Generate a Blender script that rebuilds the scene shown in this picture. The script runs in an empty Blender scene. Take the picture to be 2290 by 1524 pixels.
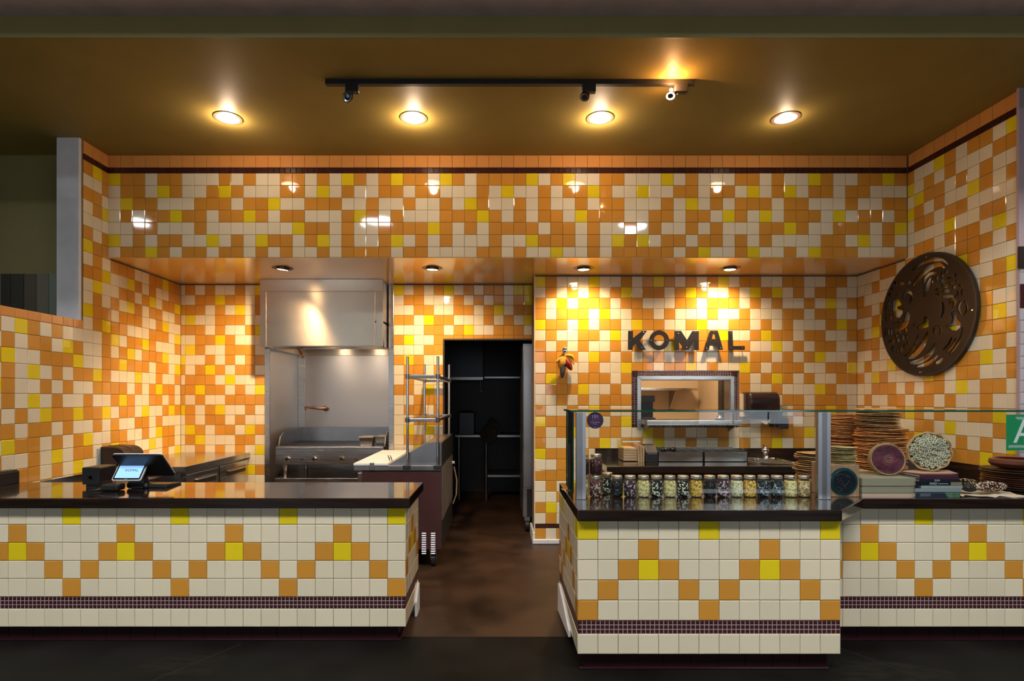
import bpy, bmesh, math, random
from mathutils import Vector, Matrix
random.seed(7)
R = math.radians
sc = bpy.context.scene
COL = sc.collection

# ------------------------------------------------------------------ camera, world, exposure
F, VX, VY, H = 1235.0, 1110.0, 890.0, 1.495          # focal length and vanishing point (2290x1524), eye height
cam_d = bpy.data.cameras.new('camera'); cam = bpy.data.objects.new('camera', cam_d); COL.objects.link(cam)
cam.location = (0, 0, H); cam.rotation_euler = (R(90), 0, 0)
cam_d.sensor_width = 36; cam_d.lens = 36 * F / 2290
cam_d.shift_x = (1145 - VX) / 2290; cam_d.shift_y = (VY - 762) / 2290
cam_d.clip_start = 0.05
sc.camera = cam
w = bpy.data.worlds.new('world'); sc.world = w; w.use_nodes = True
w.node_tree.nodes['Background'].inputs[0].default_value = (0.55, 0.68, 0.9, 1)
w.node_tree.nodes['Background'].inputs[1].default_value = 0.12
vs = sc.view_settings
vs.view_transform = 'Standard'; vs.look = 'None'; vs.gamma = 1; vs.use_curve_mapping = False
vs.exposure = 0.0
WARM = (1.0, 0.68, 0.38); WARM_C = (1.0, 0.72, 0.50)
P_CEIL, P_TRACK, P_HALL = (10.0, 11.5, 11.5, 4.0), 6.0, 18.0
P_SOFFIT = (195.0, 112.0, 92.0, 84.0); SPOT = (118, 145, 145, 145); P_HOOD_FILL = 4.5
E_WINDOW, E_OVERHEAD, P_PASS = 2.4, 31.0, 6.0

# ------------------------------------------------------------------ key planes (metres)
T = 0.11
YR, YL, YS, YK, YB = 3.005, 3.363, 4.942, 5.642, 6.078
XL, XR = -3.475, 3.685
ZC, ZS, ZT = 3.666, 2.750, 0.890      # ceiling, soffit underside, worktop
YF = 3.339                             # fascia
ROW0 = ZC - T - 0.051                  # top of the first mixed tile row
def P(u, v, Y): return Vector(((u - VX) / F * Y, Y, H - (v - VY) / F * Y))
def PX(u, Y): return (u - VX) / F * Y
def PZ(v, Y): return H - (v - VY) / F * Y

# ------------------------------------------------------------------ materials
def lin(c): return tuple((x / 12.92 if x <= .04045 else ((x + .055) / 1.055) ** 2.4) for x in c)
def hexc(h): return lin(tuple(int(h[i:i+2], 16) / 255 for i in (0, 2, 4)))
MATS = {}
def mat(name, col, rough=.5, metal=0., spec=.5, noise=0., nscale=8., stretch=(1, 1, 1), bump=0., bscale=None, coat=0., rand=0., emit=None, estr=0., rnoise=0.):
    if name in MATS: return MATS[name]
    m = bpy.data.materials.new(name); MATS[name] = m; m.use_nodes = True
    nt = m.node_tree; b = nt.nodes['Principled BSDF']
    b.inputs['Base Color'].default_value = (*col, 1); b.inputs['Roughness'].default_value = rough
    b.inputs['Metallic'].default_value = metal; b.inputs['Specular IOR Level'].default_value = spec
    b.inputs['Coat Weight'].default_value = coat; b.inputs['Coat Roughness'].default_value = .06
    if emit: b.inputs['Emission Color'].default_value = (*emit, 1); b.inputs['Emission Strength'].default_value = estr
    if noise or bump or rnoise:
        tc = nt.nodes.new('ShaderNodeTexCoord'); mp = nt.nodes.new('ShaderNodeMapping'); mp.inputs['Scale'].default_value = stretch
        nt.links.new(tc.outputs['Object'], mp.inputs['Vector'])
        n = nt.nodes.new('ShaderNodeTexNoise'); n.inputs['Scale'].default_value = nscale; n.inputs['Detail'].default_value = 6
        nt.links.new(mp.outputs[0], n.inputs['Vector'])
        if noise:
            r = nt.nodes.new('ShaderNodeValToRGB')
            r.color_ramp.elements[0].position = .3; r.color_ramp.elements[1].position = .7
            r.color_ramp.elements[0].color = (*[x * (1 - noise) for x in col], 1); r.color_ramp.elements[1].color = (*[min(1, x * (1 + noise)) for x in col], 1)
            nt.links.new(n.outputs['Fac'], r.inputs[0]); nt.links.new(r.outputs[0], b.inputs['Base Color'])
        if rnoise:
            mr = nt.nodes.new('ShaderNodeMapRange'); mr.inputs['To Min'].default_value = max(0, rough - rnoise); mr.inputs['To Max'].default_value = rough + rnoise
            nt.links.new(n.outputs['Fac'], mr.inputs['Value']); nt.links.new(mr.outputs[0], b.inputs['Roughness'])
        if bump:
            bp = nt.nodes.new('ShaderNodeBump'); bp.inputs['Strength'].default_value = bump; bp.inputs['Distance'].default_value = .01
            n2 = n
            if bscale:
                n2 = nt.nodes.new('ShaderNodeTexNoise'); n2.inputs['Scale'].default_value = bscale; n2.inputs['Detail'].default_value = 4
                nt.links.new(mp.outputs[0], n2.inputs['Vector'])
            nt.links.new(n2.outputs['Fac'], bp.inputs['Height']); nt.links.new(bp.outputs[0], b.inputs['Normal'])
    if rand:
        oi = nt.nodes.new('ShaderNodeObjectInfo'); hs = nt.nodes.new('ShaderNodeHueSaturation'); hs.inputs['Color'].default_value = (*col, 1)
        mr = nt.nodes.new('ShaderNodeMapRange'); mr.inputs['To Min'].default_value = 1 - rand; mr.inputs['To Max'].default_value = 1 + rand
        nt.links.new(oi.outputs['Random'], mr.inputs['Value']); nt.links.new(mr.outputs[0], hs.inputs['Value'])
        if noise: nt.links.new(r.outputs[0], hs.inputs['Color'])
        nt.links.new(hs.outputs[0], b.inputs['Base Color'])
    return m
def glass_mat(name, tint=(.97, .985, .975), ior=1.45, rough=0.0):
    m = bpy.data.materials.new(name); MATS[name] = m; m.use_nodes = True; nt = m.node_tree
    nt.nodes.remove(nt.nodes['Principled BSDF']); out = nt.nodes['Material Output']
    t = nt.nodes.new('ShaderNodeBsdfTransparent'); t.inputs[0].default_value = (*tint, 1)
    g = nt.nodes.new('ShaderNodeBsdfGlossy'); g.inputs['Roughness'].default_value = rough
    f = nt.nodes.new('ShaderNodeFresnel'); gm = nt.nodes.new('ShaderNodeNewGeometry'); mr = nt.nodes.new('ShaderNodeMapRange')
    mr.inputs['To Min'].default_value = ior; mr.inputs['To Max'].default_value = 1 / ior      # same reflectance on both faces of the pane
    nt.links.new(gm.outputs['Backfacing'], mr.inputs['Value']); nt.links.new(mr.outputs[0], f.inputs[0])
    mx = nt.nodes.new('ShaderNodeMixShader')
    nt.links.new(f.outputs[0], mx.inputs[0]); nt.links.new(t.outputs[0], mx.inputs[1]); nt.links.new(g.outputs[0], mx.inputs[2]); nt.links.new(mx.outputs[0], out.inputs[0])
    return m
def kernel_mat(name, cols, scale=110.):
    m = bpy.data.materials.new(name); MATS[name] = m; m.use_nodes = True; nt = m.node_tree; b = nt.nodes['Principled BSDF']
    tc = nt.nodes.new('ShaderNodeTexCoord'); v = nt.nodes.new('ShaderNodeTexVoronoi'); v.inputs['Scale'].default_value = scale
    nt.links.new(tc.outputs['Object'], v.inputs['Vector'])
    s = nt.nodes.new('ShaderNodeSeparateColor'); nt.links.new(v.outputs['Color'], s.inputs[0])
    r = nt.nodes.new('ShaderNodeValToRGB'); r.color_ramp.interpolation = 'CONSTANT'
    els = r.color_ramp.elements
    tot = sum(c[1] for c in cols); acc = 0
    for i, (h, wt) in enumerate(cols):
        e = els[i] if i < 2 else els.new(acc / tot)
        e.position = acc / tot; e.color = (*[min(.9, c_ * 1.35) for c_ in hexc(h)], 1); acc += wt
    nt.links.new(s.outputs[0], r.inputs[0]); nt.links.new(r.outputs[0], b.inputs['Base Color'])
    bp = nt.nodes.new('ShaderNodeBump'); bp.inputs['Strength'].default_value = .9; bp.inputs['Distance'].default_value = .004; bp.invert = True
    nt.links.new(v.outputs['Distance'], bp.inputs['Height']); nt.links.new(bp.outputs[0], b.inputs['Normal']); b.inputs['Roughness'].default_value = .3
    return m

M_W = mat('tile_cream', (.78, .69, .50), .05, spec=.55, rand=.035)
M_O = mat('tile_orange', (.63, .285, .040), .05, spec=.55, rand=.07)
M_Y = mat('tile_yellow', (.80, .62, .015), .05, spec=.55, rand=.05)
M_D = mat('tile_maroon', (.050, .014, .013), .15, spec=.5, rand=.12)
M_B = mat('tile_border_orange', (.66, .29, .075), .12, rand=.03)
M_WH = mat('tile_white', (.72, .70, .72), .15, rand=.03)
M_LAV = mat('tile_lavender', (.45, .40, .42), .2, rand=.04)
TM = {'W': M_W, 'O': M_O, 'Y': M_Y, 'D': M_D, 'B': M_B, 'H': M_WH, 'L': M_LAV}
M_GROUT = mat('grout', (.17, .12, .085), .9, noise=.2, nscale=30)
M_GROUTL = mat('grout_light', (.40, .30, .32), .9)
M_OLIVE = mat('paint_olive', (.34, .255, .068), .55, spec=.25, noise=.06, nscale=3, bump=.03, bscale=90)
M_OLIVE_SHADED = mat('paint_olive_shaded', (.25, .205, .07), .5, noise=.05, nscale=3)  # same olive paint as the ceiling; its dimmer light is put into the colour
M_PURP = mat('paint_plum_grey', (.68, .55, .54), .6, noise=.1, nscale=6)
M_SOFF = mat('paint_tangerine', (.93, .56, .16), .2, bump=.01, bscale=60, coat=1.0); M_SOFF.node_tree.nodes['Principled BSDF'].inputs['Coat Roughness'].default_value = .15; M_SOFF.node_tree.nodes['Principled BSDF'].inputs['Coat IOR'].default_value = 1.9
M_PALE = mat('paint_pale_grey', (.66, .67, .70), .6, noise=.07, nscale=6)
M_FLOOR = mat('concrete', (.040, .020, .010), .42, noise=.55, nscale=2.2, bump=.05, bscale=40, rnoise=.14)
M_WOOD = mat('stained_wood', (.016, .0085, .006), .14, spec=.8, noise=.5, nscale=3.5, stretch=(1, 14, 14), bump=.02, coat=1.0)
M_STEEL = mat('brushed_steel', (.56, .53, .50), .24, 1, noise=.10, nscale=5, stretch=(1, 1, 14), rnoise=.09)
def aniso(m, amt=.75):
    nt = m.node_tree; b = nt.nodes['Principled BSDF']; b.inputs['Anisotropic'].default_value = amt; b.inputs['Anisotropic Rotation'].default_value = .25
    t_ = nt.nodes.new('ShaderNodeTangent'); t_.direction_type = 'RADIAL'; t_.axis = 'Z'; nt.links.new(t_.outputs[0], b.inputs['Tangent'])
M_HOOD = mat('hood_steel', (.62, .52, .40), .30, 1, noise=.12, nscale=2.5, rnoise=.08); aniso(M_HOOD)
M_LIN = mat('lining_steel', (.72, .67, .63), .46, 1); aniso(M_LIN, .5)
M_STEELD = mat('steel_dull', (.36, .35, .35), .34, 1, noise=.1, nscale=4, rnoise=.08)
M_CHROME = mat('chrome', (.75, .75, .75), .08, 1)
M_BLK = mat('black_plastic', (.012, .011, .012), .35)
M_BLKG = mat('black_gloss', (.01, .01, .011), .12)
M_BLKM = mat('black_metal', (.018, .017, .018), .4)
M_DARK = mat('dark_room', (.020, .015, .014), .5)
M_BRZ = mat('bronze', (.10, .065, .05), .35, .8)
M_COPPER = mat('copper', (.45, .24, .15), .3, 1)
M_BEIGE = mat('beige_wall', (.55, .42, .27), .6, noise=.04)
M_CREAMTRIM = mat('cream_trim', (.75, .62, .45), .4)
M_BOARD = mat('cutting_board', (.80, .76, .70), .45)
M_FRIDGEB = mat('brown_panel', (.085, .035, .032), .28, .3, noise=.12, nscale=5)
M_GLASS = glass_mat('clear_glass')
M_GLASSJ = glass_mat('jar_glass', (.96, .97, .96), 1.38)
M_GREEN = mat('glass_edge_green', (.004, .065, .034), .08, spec=.8)
M_ALU = mat('aluminium', (.55, .56, .60), .32, .9)
M_GRILL = mat('griddle_plate', (.035, .028, .024), .35, .7, noise=.5, nscale=6)
M_LIT = mat('lamp_lit', (1, .9, .75), .5, emit=(1, .82, .58), estr=14)
M_LITS = mat('lamp_lit_bright', (1, .9, .75), .5, emit=(1, .70, .38), estr=40)
M_WIN = mat('daylight_window', (.8, .9, 1), .3, emit=(.80, .90, 1.0), estr=E_WINDOW)
M_OVERHEAD = mat('overhead_fill', (.8, .9, 1), .3, emit=(1.0, .985, .96), estr=E_OVERHEAD)
M_SCREEN = mat('screen_blue', (.2, .4, .8), .15, emit=(.28, .50, .90), estr=1.0)
M_INK = mat('ink_navy', (.01, .015, .04), .5)
M_WHITE = mat('white_plastic', (.75, .75, .75), .4)
M_SILV = mat('silver_trim', (.62, .62, .64), .25, .9)
M_KRAFT = mat('kraft_paper', (.42, .27, .14), .8, noise=.12, nscale=12)
M_GREYBOX = mat('grey_board', (.30, .275, .20), .7)
M_PINKB = mat('pink_board', (.50, .36, .28), .7)
M_TORT = mat('toasted_tortilla', (.60, .27, .075), .65, noise=.45, nscale=28, bump=.5, bscale=40, rand=.35)
M_TORTG = mat('pale_tortilla', (.50, .40, .17), .7, noise=.35, nscale=28, bump=.4, bscale=40, rand=.2)
M_TORTB = mat('baked_tortilla', (.46, .255, .09), .7, noise=.4, nscale=28, bump=.5, bscale=40, rand=.35)
M_WBLOCK = mat('pine_wood', (.36, .22, .12), .55, noise=.2, nscale=5, stretch=(12, 12, 1))
M_TEAL = mat('teal_resin', (.006, .05, .065), .2, noise=.4, nscale=14)
M_NAVY = mat('navy_ink', (.006, .008, .015), .3)
M_PLUM = mat('plum_crust', (.10, .012, .035), .5, noise=.5, nscale=30, bump=.5, bscale=60)
M_MASA = mat('masa', (.38, .25, .12), .7, noise=.2, nscale=30)
M_REED = mat('reed', (.58, .57, .43), .7, noise=.12, nscale=40, rand=.15)
M_REEDD = mat('reed_hollow', (.20, .19, .13), .8)
M_WOVEN = mat('woven_husk', (.48, .30, .14), .7, noise=.2, nscale=30)
M_CLAY = mat('red_clay', (.14, .042, .024), .3, noise=.2, nscale=10)
M_CLAYD = mat('dark_clay', (.045, .022, .016), .35)
M_CANVAS = mat('canvas_cloth', (.60, .50, .38), .9, bump=.1, bscale=200)
M_CORROD = mat('oiled_steel', (.030, .019, .015), .45, .4, noise=.25, nscale=5)
M_YELLHUSK = mat('yellow_husk', (.68, .36, .03), .75, noise=.25, nscale=60, bump=.4, bscale=120)
M_REDCOB = mat('red_cob', (.25, .008, .006), .4, bump=.7, bscale=150, noise=.3, nscale=100)
M_BLUECOB = mat('grey_blue_cob', (.05, .045, .055), .6, bump=.7, bscale=130, noise=.6, nscale=90)

# ------------------------------------------------------------------ mesh builder
class MB:
    def __init__(s): s.v = []; s.f = []; s.m = []
    def add(s, vs, fs, m=0):
        o = len(s.v); s.v += [Vector(p) for p in vs]
        for f in fs: s.f.append([i + o for i in f]); s.m.append(m)
        return s
    def box(s, x0, x1, y0, y1, z0, z1, m=0):
        return s.add([(x0,y0,z0),(x1,y0,z0),(x1,y1,z0),(x0,y1,z0),(x0,y0,z1),(x1,y0,z1),(x1,y1,z1),(x0,y1,z1)],
                     [(0,3,2,1),(4,5,6,7),(0,1,5,4),(1,2,6,5),(2,3,7,6),(3,0,4,7)], m)
    def quad(s, a, b, c, d, m=0): return s.add([a, b, c, d], [(0,1,2,3)], m)
    def prism(s, poly, ax, lo, hi, m=0):
        def q(p, h):
            return {'x': (h, p[0], p[1]), 'y': (p[0], h, p[1]), 'z': (p[0], p[1], h)}[ax]
        n = len(poly); vs = [q(p, lo) for p in poly] + [q(p, hi) for p in poly]
        return s.add(vs, [tuple(range(n)), tuple(range(2*n-1, n-1, -1))] + [(i, (i+1) % n, n + (i+1) % n, n + i) for i in range(n)], m)
    def _frame(s, d):
        d = d.normalized(); a = Vector((0,0,1)) if abs(d.z) < .9 else Vector((1,0,0))
        x = d.cross(a).normalized(); return x, d.cross(x)
    def cyl(s, p0, p1, r0, r1=None, seg=16, m=0):
        p0, p1 = Vector(p0), Vector(p1); r1 = r0 if r1 is None else r1; x, y = s._frame(p1 - p0); vs = []
        for p, r in ((p0, r0), (p1, r1)):
            for i in range(seg):
                a = 2*math.pi*i/seg; vs.append(p + (x*math.cos(a) + y*math.sin(a)) * r)
        return s.add(vs, [tuple(range(seg)), tuple(range(2*seg-1, seg-1, -1))] + [(i, (i+1) % seg, seg + (i+1) % seg, seg + i) for i in range(seg)], m)
    def tube(s, pts, r, seg=8, m=0, closed=False):
        pts = [Vector(p) for p in pts]; n = len(pts); vs = []
        rr = r if isinstance(r, (list, tuple)) else [r] * n; x = None
        for k in range(n):
            if closed: d = pts[(k+1) % n] - pts[k-1]
            else: d = pts[min(k+1, n-1)] - pts[max(k-1, 0)]
            d.normalize()
            if x is None: x, y = s._frame(d)
            else: x = (x - d * x.dot(d)).normalized(); y = d.cross(x)
            for i in range(seg):
                a = 2*math.pi*i/seg; vs.append(pts[k] + (x*math.cos(a) + y*math.sin(a)) * rr[k])
        fs = []
        for k in range(n if closed else n-1):
            k2 = (k+1) % n
            for i in range(seg): fs.append((k*seg+i, k*seg+(i+1) % seg, k2*seg+(i+1) % seg, k2*seg+i))
        if not closed: fs += [tuple(range(seg)), tuple(range(n*seg-1, (n-1)*seg-1, -1))]
        return s.add(vs, fs, m)
    def lathe(s, prof, base=(0,0,0), d=(0,0,1), seg=24, m=0, cap=True, fn=None):
        base = Vector(base); d = Vector(d).normalized(); x, y = s._frame(d); vs = []; n = len(prof)
        for k, (r, h) in enumerate(prof):
            for i in range(seg):
                a = 2*math.pi*i/seg; q = fn(a, r, h) if fn else (r, h)
                vs.append(base + d*q[1] + (x*math.cos(a) + y*math.sin(a)) * q[0])
        fs = [(k*seg+i, k*seg+(i+1) % seg, (k+1)*seg+(i+1) % seg, (k+1)*seg+i) for k in range(n-1) for i in range(seg)]
        if cap: fs += [tuple(range(seg)), tuple(range(n*seg-1, (n-1)*seg-1, -1))]
        return s.add(vs, fs, m)
    def ball(s, c, rx, ry=None, rz=None, seg=16, m=0):
        ry = ry or rx; rz = rz or rx; n = seg // 2; c = Vector(c); o = len(s.v)
        b = MB(); b.lathe([(math.sin(math.pi*(k+.02)/(n+.04)), -math.cos(math.pi*(k+.02)/(n+.04))) for k in range(n+1)], seg=seg)
        return s.add([Vector((v.x*rx, v.y*ry, v.z*rz)) + c for v in b.v], b.f, m)
    def xf(s, M): s.v = [M @ v for v in s.v]; return s
    def build(s, name, mats, parent=None, smooth=False, bevel=0., local=False, seg=2):
        me = bpy.data.meshes.new(name); me.from_pydata([tuple(v) for v in s.v], [], s.f)
        for m in (mats if isinstance(mats, (list, tuple)) else [mats]): me.materials.append(m)
        for p, mi in zip(me.polygons, s.m): p.material_index = mi
        bm = bmesh.new(); bm.from_mesh(me); bmesh.ops.recalc_face_normals(bm, faces=bm.faces); bm.to_mesh(me); bm.free()
        if smooth:
            me.polygons.foreach_set('use_smooth', [True] * len(me.polygons)); me.set_sharp_from_angle(angle=R(38))
        return obj(name, me, parent, local, bevel, seg)
def obj(name, me, parent=None, local=False, bevel=0., seg=2):
    o = bpy.data.objects.new(name, me); COL.objects.link(o)
    if parent:
        o.parent = parent
        if not local and parent.type == 'EMPTY': o.matrix_parent_inverse = parent.matrix_basis.inverted()
    if bevel:
        b = o.modifiers.new('bevel', 'BEVEL'); b.width = bevel; b.segments = seg; b.limit_method = 'ANGLE'; b.angle_limit = R(40); b.harden_normals = False
    return o
def tag(o, label=None, cat=None, group=None, kind=None):
    if label: o['label'] = label
    if cat: o['category'] = cat
    if group: o['group'] = group
    if kind: o['kind'] = kind
    return o
def thing(name, label, cat, loc=(0,0,0), group=None, rot=(0,0,0)):
    o = bpy.data.objects.new(name, None); COL.objects.link(o); o.location = loc; o.rotation_euler = rot; o.empty_display_size = .05
    return tag(o, label, cat, group)
def struct(o): o['kind'] = 'structure'; return o
def copy_tree(o, parent=None):
    c = o.copy(); COL.objects.link(c); c.parent = parent
    for ch in o.children: copy_tree(ch, c)
    return c
def text_mesh(body, size, M, mt, name, parent, extrude=.0006, shear=0., align='CENTER'):
    cu = bpy.data.curves.new(name, 'FONT'); cu.body = body; cu.size = size; cu.align_x = align; cu.align_y = 'CENTER'; cu.extrude = extrude; cu.shear = shear
    cu.resolution_u = 3
    to = bpy.data.objects.new(name, cu); me = bpy.data.meshes.new_from_object(to); bpy.data.objects.remove(to)
    me.transform(M); me.materials.clear(); me.materials.append(mt)
    return obj(name, me, parent)
FRONT = Matrix(((1,0,0,0),(0,0,-1,0),(0,1,0,0),(0,0,0,1)))     # x right, y up, facing -Y
def shape_mesh(loops, M, depth, mts, name, parent=None, bevel=0.):
    cu = bpy.data.curves.new(name, 'CURVE'); cu.dimensions = '2D'; cu.fill_mode = 'BOTH'; cu.extrude = depth / 2; cu.bevel_depth = bevel; cu.bevel_resolution = 1
    for lp in loops:
        sp = cu.splines.new('POLY'); sp.points.add(len(lp) - 1); sp.use_cyclic_u = True
        for p, q in zip(sp.points, lp): p.co = (q[0], q[1], 0, 1)
    to = bpy.data.objects.new(name, cu); me = bpy.data.meshes.new_from_object(to); bpy.data.objects.remove(to)
    me.transform(M); me.materials.clear(); me.materials.append(mts)
    return obj(name, me, parent)

# ------------------------------------------------------------------ ceramic tiles
TILE_MESH = {}
def tile_geo(wd, ht, g=.0026, t=.007, b=.0032):
    a, c = wd/2 - g/2, ht/2 - g/2; a2, c2 = max(a - b, a*.6), max(c - b, c*.6)
    vs = [(sx*a, sy*c, -.001) for sx, sy in ((-1,-1),(1,-1),(1,1),(-1,1))] + [(sx*a, sy*c, t-.0016) for sx, sy in ((-1,-1),(1,-1),(1,1),(-1,1))] + [(sx*a2, sy*c2, t) for sx, sy in ((-1,-1),(1,-1),(1,1),(-1,1))]
    fs = [(8,9,10,11)]
    for k in (0, 4):
        for i in range(4): j = (i+1) % 4; fs.append((k+i, k+j, k+4+j, k+4+i))
    return vs, fs
def lay_tiles(parent, org, u, v, n, items, cap=300, name='tile', tilt=.35, field='tile_field', joined=False, g=.0026):
    """items: (a, b, w, h, colour): lower-left corner along u, v. Nearest `cap` are single objects, the rest one field."""
    org, u, v, n = Vector(org), Vector(u), Vector(v), Vector(n)
    B = Matrix((u, v, n)).transposed()
    data = []
    for a, b, wd, ht, c in items:
        ctr = org + u*(a + wd/2) + v*(b + ht/2); data.append(((ctr - cam.location).length, ctr, wd, ht, c))
    data.sort(key=lambda d: d[0])
    fld = MB(); mats = []
    for k, (_, ctr, wd, ht, c) in enumerate(data):
        rot = (B @ Matrix.Rotation(R(random.gauss(0, tilt)), 3, 'X') @ Matrix.Rotation(R(random.gauss(0, tilt)), 3, 'Y'))
        M = Matrix.Translation(ctr) @ rot.to_4x4()
        if k < cap and not joined:
            key = (round(wd, 4), round(ht, 4), c)
            if key not in TILE_MESH:
                vs, fs = tile_geo(wd, ht, g); me = bpy.data.meshes.new('tile'); me.from_pydata(vs, [], fs); me.materials.append(TM[c]); TILE_MESH[key] = me
            o = bpy.data.objects.new(name, TILE_MESH[key]); COL.objects.link(o); o.parent = parent
            if parent.type == 'EMPTY': o.matrix_parent_inverse = parent.matrix_basis.inverted()
            o.matrix_basis = M
        else:
            vs, fs = tile_geo(wd, ht, g)
            if c not in mats: mats.append(c)
            fld.add([M @ Vector(p) for p in vs], fs, mats.index(c))
    if fld.v:
        o = fld.build(field, [TM[c] for c in mats], parent); o['kind'] = 'stuff'
UX, UY, UZ = Vector((1,0,0)), Vector((0,1,0)), Vector((0,0,1))
def rows_items(rows, z_first, r0=0, a0=0., pitch=T):
    """rows: list of strings, first row's top at z_first - r0*T; b measured from z=0"""
    it = []
    for k, s in enumerate(rows):
        zb = z_first - (r0 + k + 1) * T
        for i, c in enumerate(s):
            if c in TM: it.append((a0 + i*pitch, zb, pitch, T, c))
    return it
def mosaic_items(a0, a1, z0, z1, p, c='D'):
    na, nz = max(1, round((a1-a0)/p)), max(1, round((z1-z0)/p)); pa, pz = (a1-a0)/na, (z1-z0)/nz
    return [(a0 + i*pa, z0 + k*pz, pa, pz, c) for i in range(na) for k in range(nz)]

# ------------------------------------------------------------------ shell: floor, ceilings, walls
f = MB(); f.box(-9, 12, 3.452, 9, -.1, 0); floor = struct(f.build('floor', M_FLOOR))
f = MB(); f.box(-9, 12, -9, 3.448, -.1, 0); f.box(-9, 12, 3.448, 3.452, -.1, -.004); floor_h = struct(f.build('floor_hall', mat('dark_concrete', (.0065, .006, .0048), .6, spec=.12, noise=.6, nscale=2.0, bump=.05, bscale=40, rnoise=.15)))
M_JOINT = mat('floor_joint', (.012, .009, .007), .8)
M_PATCH = mat('floor_worn_patch', (.009, .008, .0062), .6, spec=.12, noise=.6, nscale=9, stretch=(1, 4, 1))
for k, (a, b) in enumerate([((-2.25, 2.2), (-1.55, 3.35)), ((-1.72, 2.2), (-1.35, 2.9)), ((2.7, 2.2), (2.05, 3.3))]):
    d = (Vector((*b, 0)) - Vector((*a, 0))).normalized(); nrm = Vector((-d.y, d.x, 0)) * .003
    A, Bq = Vector((*a, .0006)), Vector((*b, .0006)); MB().quad(A - nrm, Bq - nrm, Bq + nrm, A + nrm).build('control_joint', M_JOINT, floor_h)
for cx, cy, sx, sy in ((-1.72, 3.1, .22, .16), (2.12, 3.0, .30, .16)):
    mb = MB(); mb.add([(cx + sx*math.cos(a)*(1+.25*math.sin(3*a+cx)), cy + sy*math.sin(a)*(1+.2*math.cos(2*a)), .0004) for a in [2*math.pi*i/28 for i in range(28)]], [tuple(range(28))])
    mb.build('worn_patch', M_PATCH, floor_h)
c = MB(); c.box(-9, 12, YF, 9, ZC, ZC + .12); struct(c.build('ceiling', M_OLIVE))
c = MB(); c.box(-9, 12, YF - .012, YF, ZC, 3.85); struct(c.build('trim_1', M_OLIVE_SHADED))                 # green fascia
c = MB(); c.box(-9, 12, 2.9, YF - .012, 3.797, 4.6); struct(c.build('trim_2', M_PURP))                # plum header
c = MB(); c.box(1.8, 9, 2.9, 2.93, 3.79, 3.797)
s = MB(); s.box(XL, XR, YS + .001, YB, ZS - .003, ZS - .0005); struct(s.build('ceiling_soffit', M_SOFF))

# soffit face
so = MB(); so.box(XL, XR, YS + .006, YS + .10, ZS, ZC); wall_soffit = struct(so.build('wall_soffit', M_GROUT))
SOFF = ["YOOWOOWWWOWOWWOOWOWYOWOYOOWYOWOOOOYWOYWWOOWWWYWOWWWOOWOWWYOWWOOYO",
        "WOOWYOWWOYOWWWOOWYWOWWOOWOOWWWOWYWWOWOOYOWWYWWOOWOOWYWOYWOOWOOWWW",
        "WYOOWWWOOOWOOYWWOOOWWOWWOWWOWYOWWOWOWWOWOOWWWOWYWOWOOOWOOWWWOWWOO",
        "WOWOOYOOWOOYOWOOWWWOYOWOWWWOOOYOWOWOOWYOOOWWOOWOOWYOWYWOOOWYWOOWO",
        "WWOOWWWOWWWWWWWYOOWOWWOOOOYOWOWOOOOWOOWOWWOWOWWOWOWWWOOYOWWOOOWOY",
        "YWOWOOWWYWOWYOOWOYWOWWOYWOWOWWWOWWYOOOWOWYOYWOOWOOWOWOWWWWOOWYWOW",
        "WOOYOWOOWOOWOWOWWOWOOOOWOOWWWWOOWOWWYWWOWOOOOOWOYWWOYWWOWYOOOWWWO"]
it = rows_items(SOFF, ROW0)
it = [(a, max(b, ZS), w_, (b + h_) - max(b, ZS), c_) for a, b, w_, h_, c_ in it]
lay_tiles(wall_soffit, (XL, YS + .006, 0), UX, UZ, -UY, it)
lay_tiles(wall_soffit, (XL, YS + .006, 0), UX, UZ, -UY, [(i*T, ZC - T, T, T, 'B') for i in range(65)], name='border_tile', tilt=.2)
lay_tiles(wall_soffit, (XL, YS + .006, 0), UX, UZ, -UY, mosaic_items(0, 65*T, ROW0, ZC - T, .051), name='mosaic_tile', tilt=.5)

# left wall (runs away from the counter), columns counted from the back corner
LW = {0: (7, "OOYOWYOWYOWWOWWWYWW"), 1: (7, "OOOWWWWWWWOOYWOOWOO"), 2: (7, "YWOWYOWYOWOWOWOOOWO"), 3: (7, "OWWOOOWOOOYOWOYWWOW"),
      4: (7, "OOYOWOOOWWOOWWWYWWW"), 5: (7, "WWOWWWYOOWWWYOOWOWO"), 6: (7, "WOWOOWOWOYOWWOWWYOW"), 7: (7, "OYOYOWOYOWWOOWWOWWO"),
      8: (7, "OWOWOOWOYWOYOWOOWOW"), 9: (7, "OWWOWOYWOWOOWOOYWOO"),
      10: (0, "OOWYWOOWYWWOYOOOOOWYWWOWOW"), 11: (0, "YWOOWWOOOYOOOWWWYOWOOWWWOW"), 12: (0, "OWOWWOYWOWWYWWWWOWOOWYOWWO"),
      13: (13, "WOYOWWYWOOYOW"), 14: (13, "WYOWOWOOWWWWO"), 15: (13, "OWOOWOOWOYOWO"), 16: (13, "WOOWOWYOWWWOW"), 17: (13, "OOWYWYWOOOOWO"),
      18: (13, "YWWWWWOWOWOWW"), 19: (13, "WOYOOOWOYWOOW"), 20: (13, "OWOWYWOOWOWYO"), 21: (13, "WOWOWOYWOWOWO")}
lw = MB()
lw.box(XL - .19, XL - .006, 4.628, YB + .1, 0, ZC)                       # full-height part
lw.box(XL - .19, XL - .006, YL, 4.628, 0, 2.14)                          # half wall below the opening
wall_left = struct(lw.build('wall_left', M_GROUT))
items = []
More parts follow.
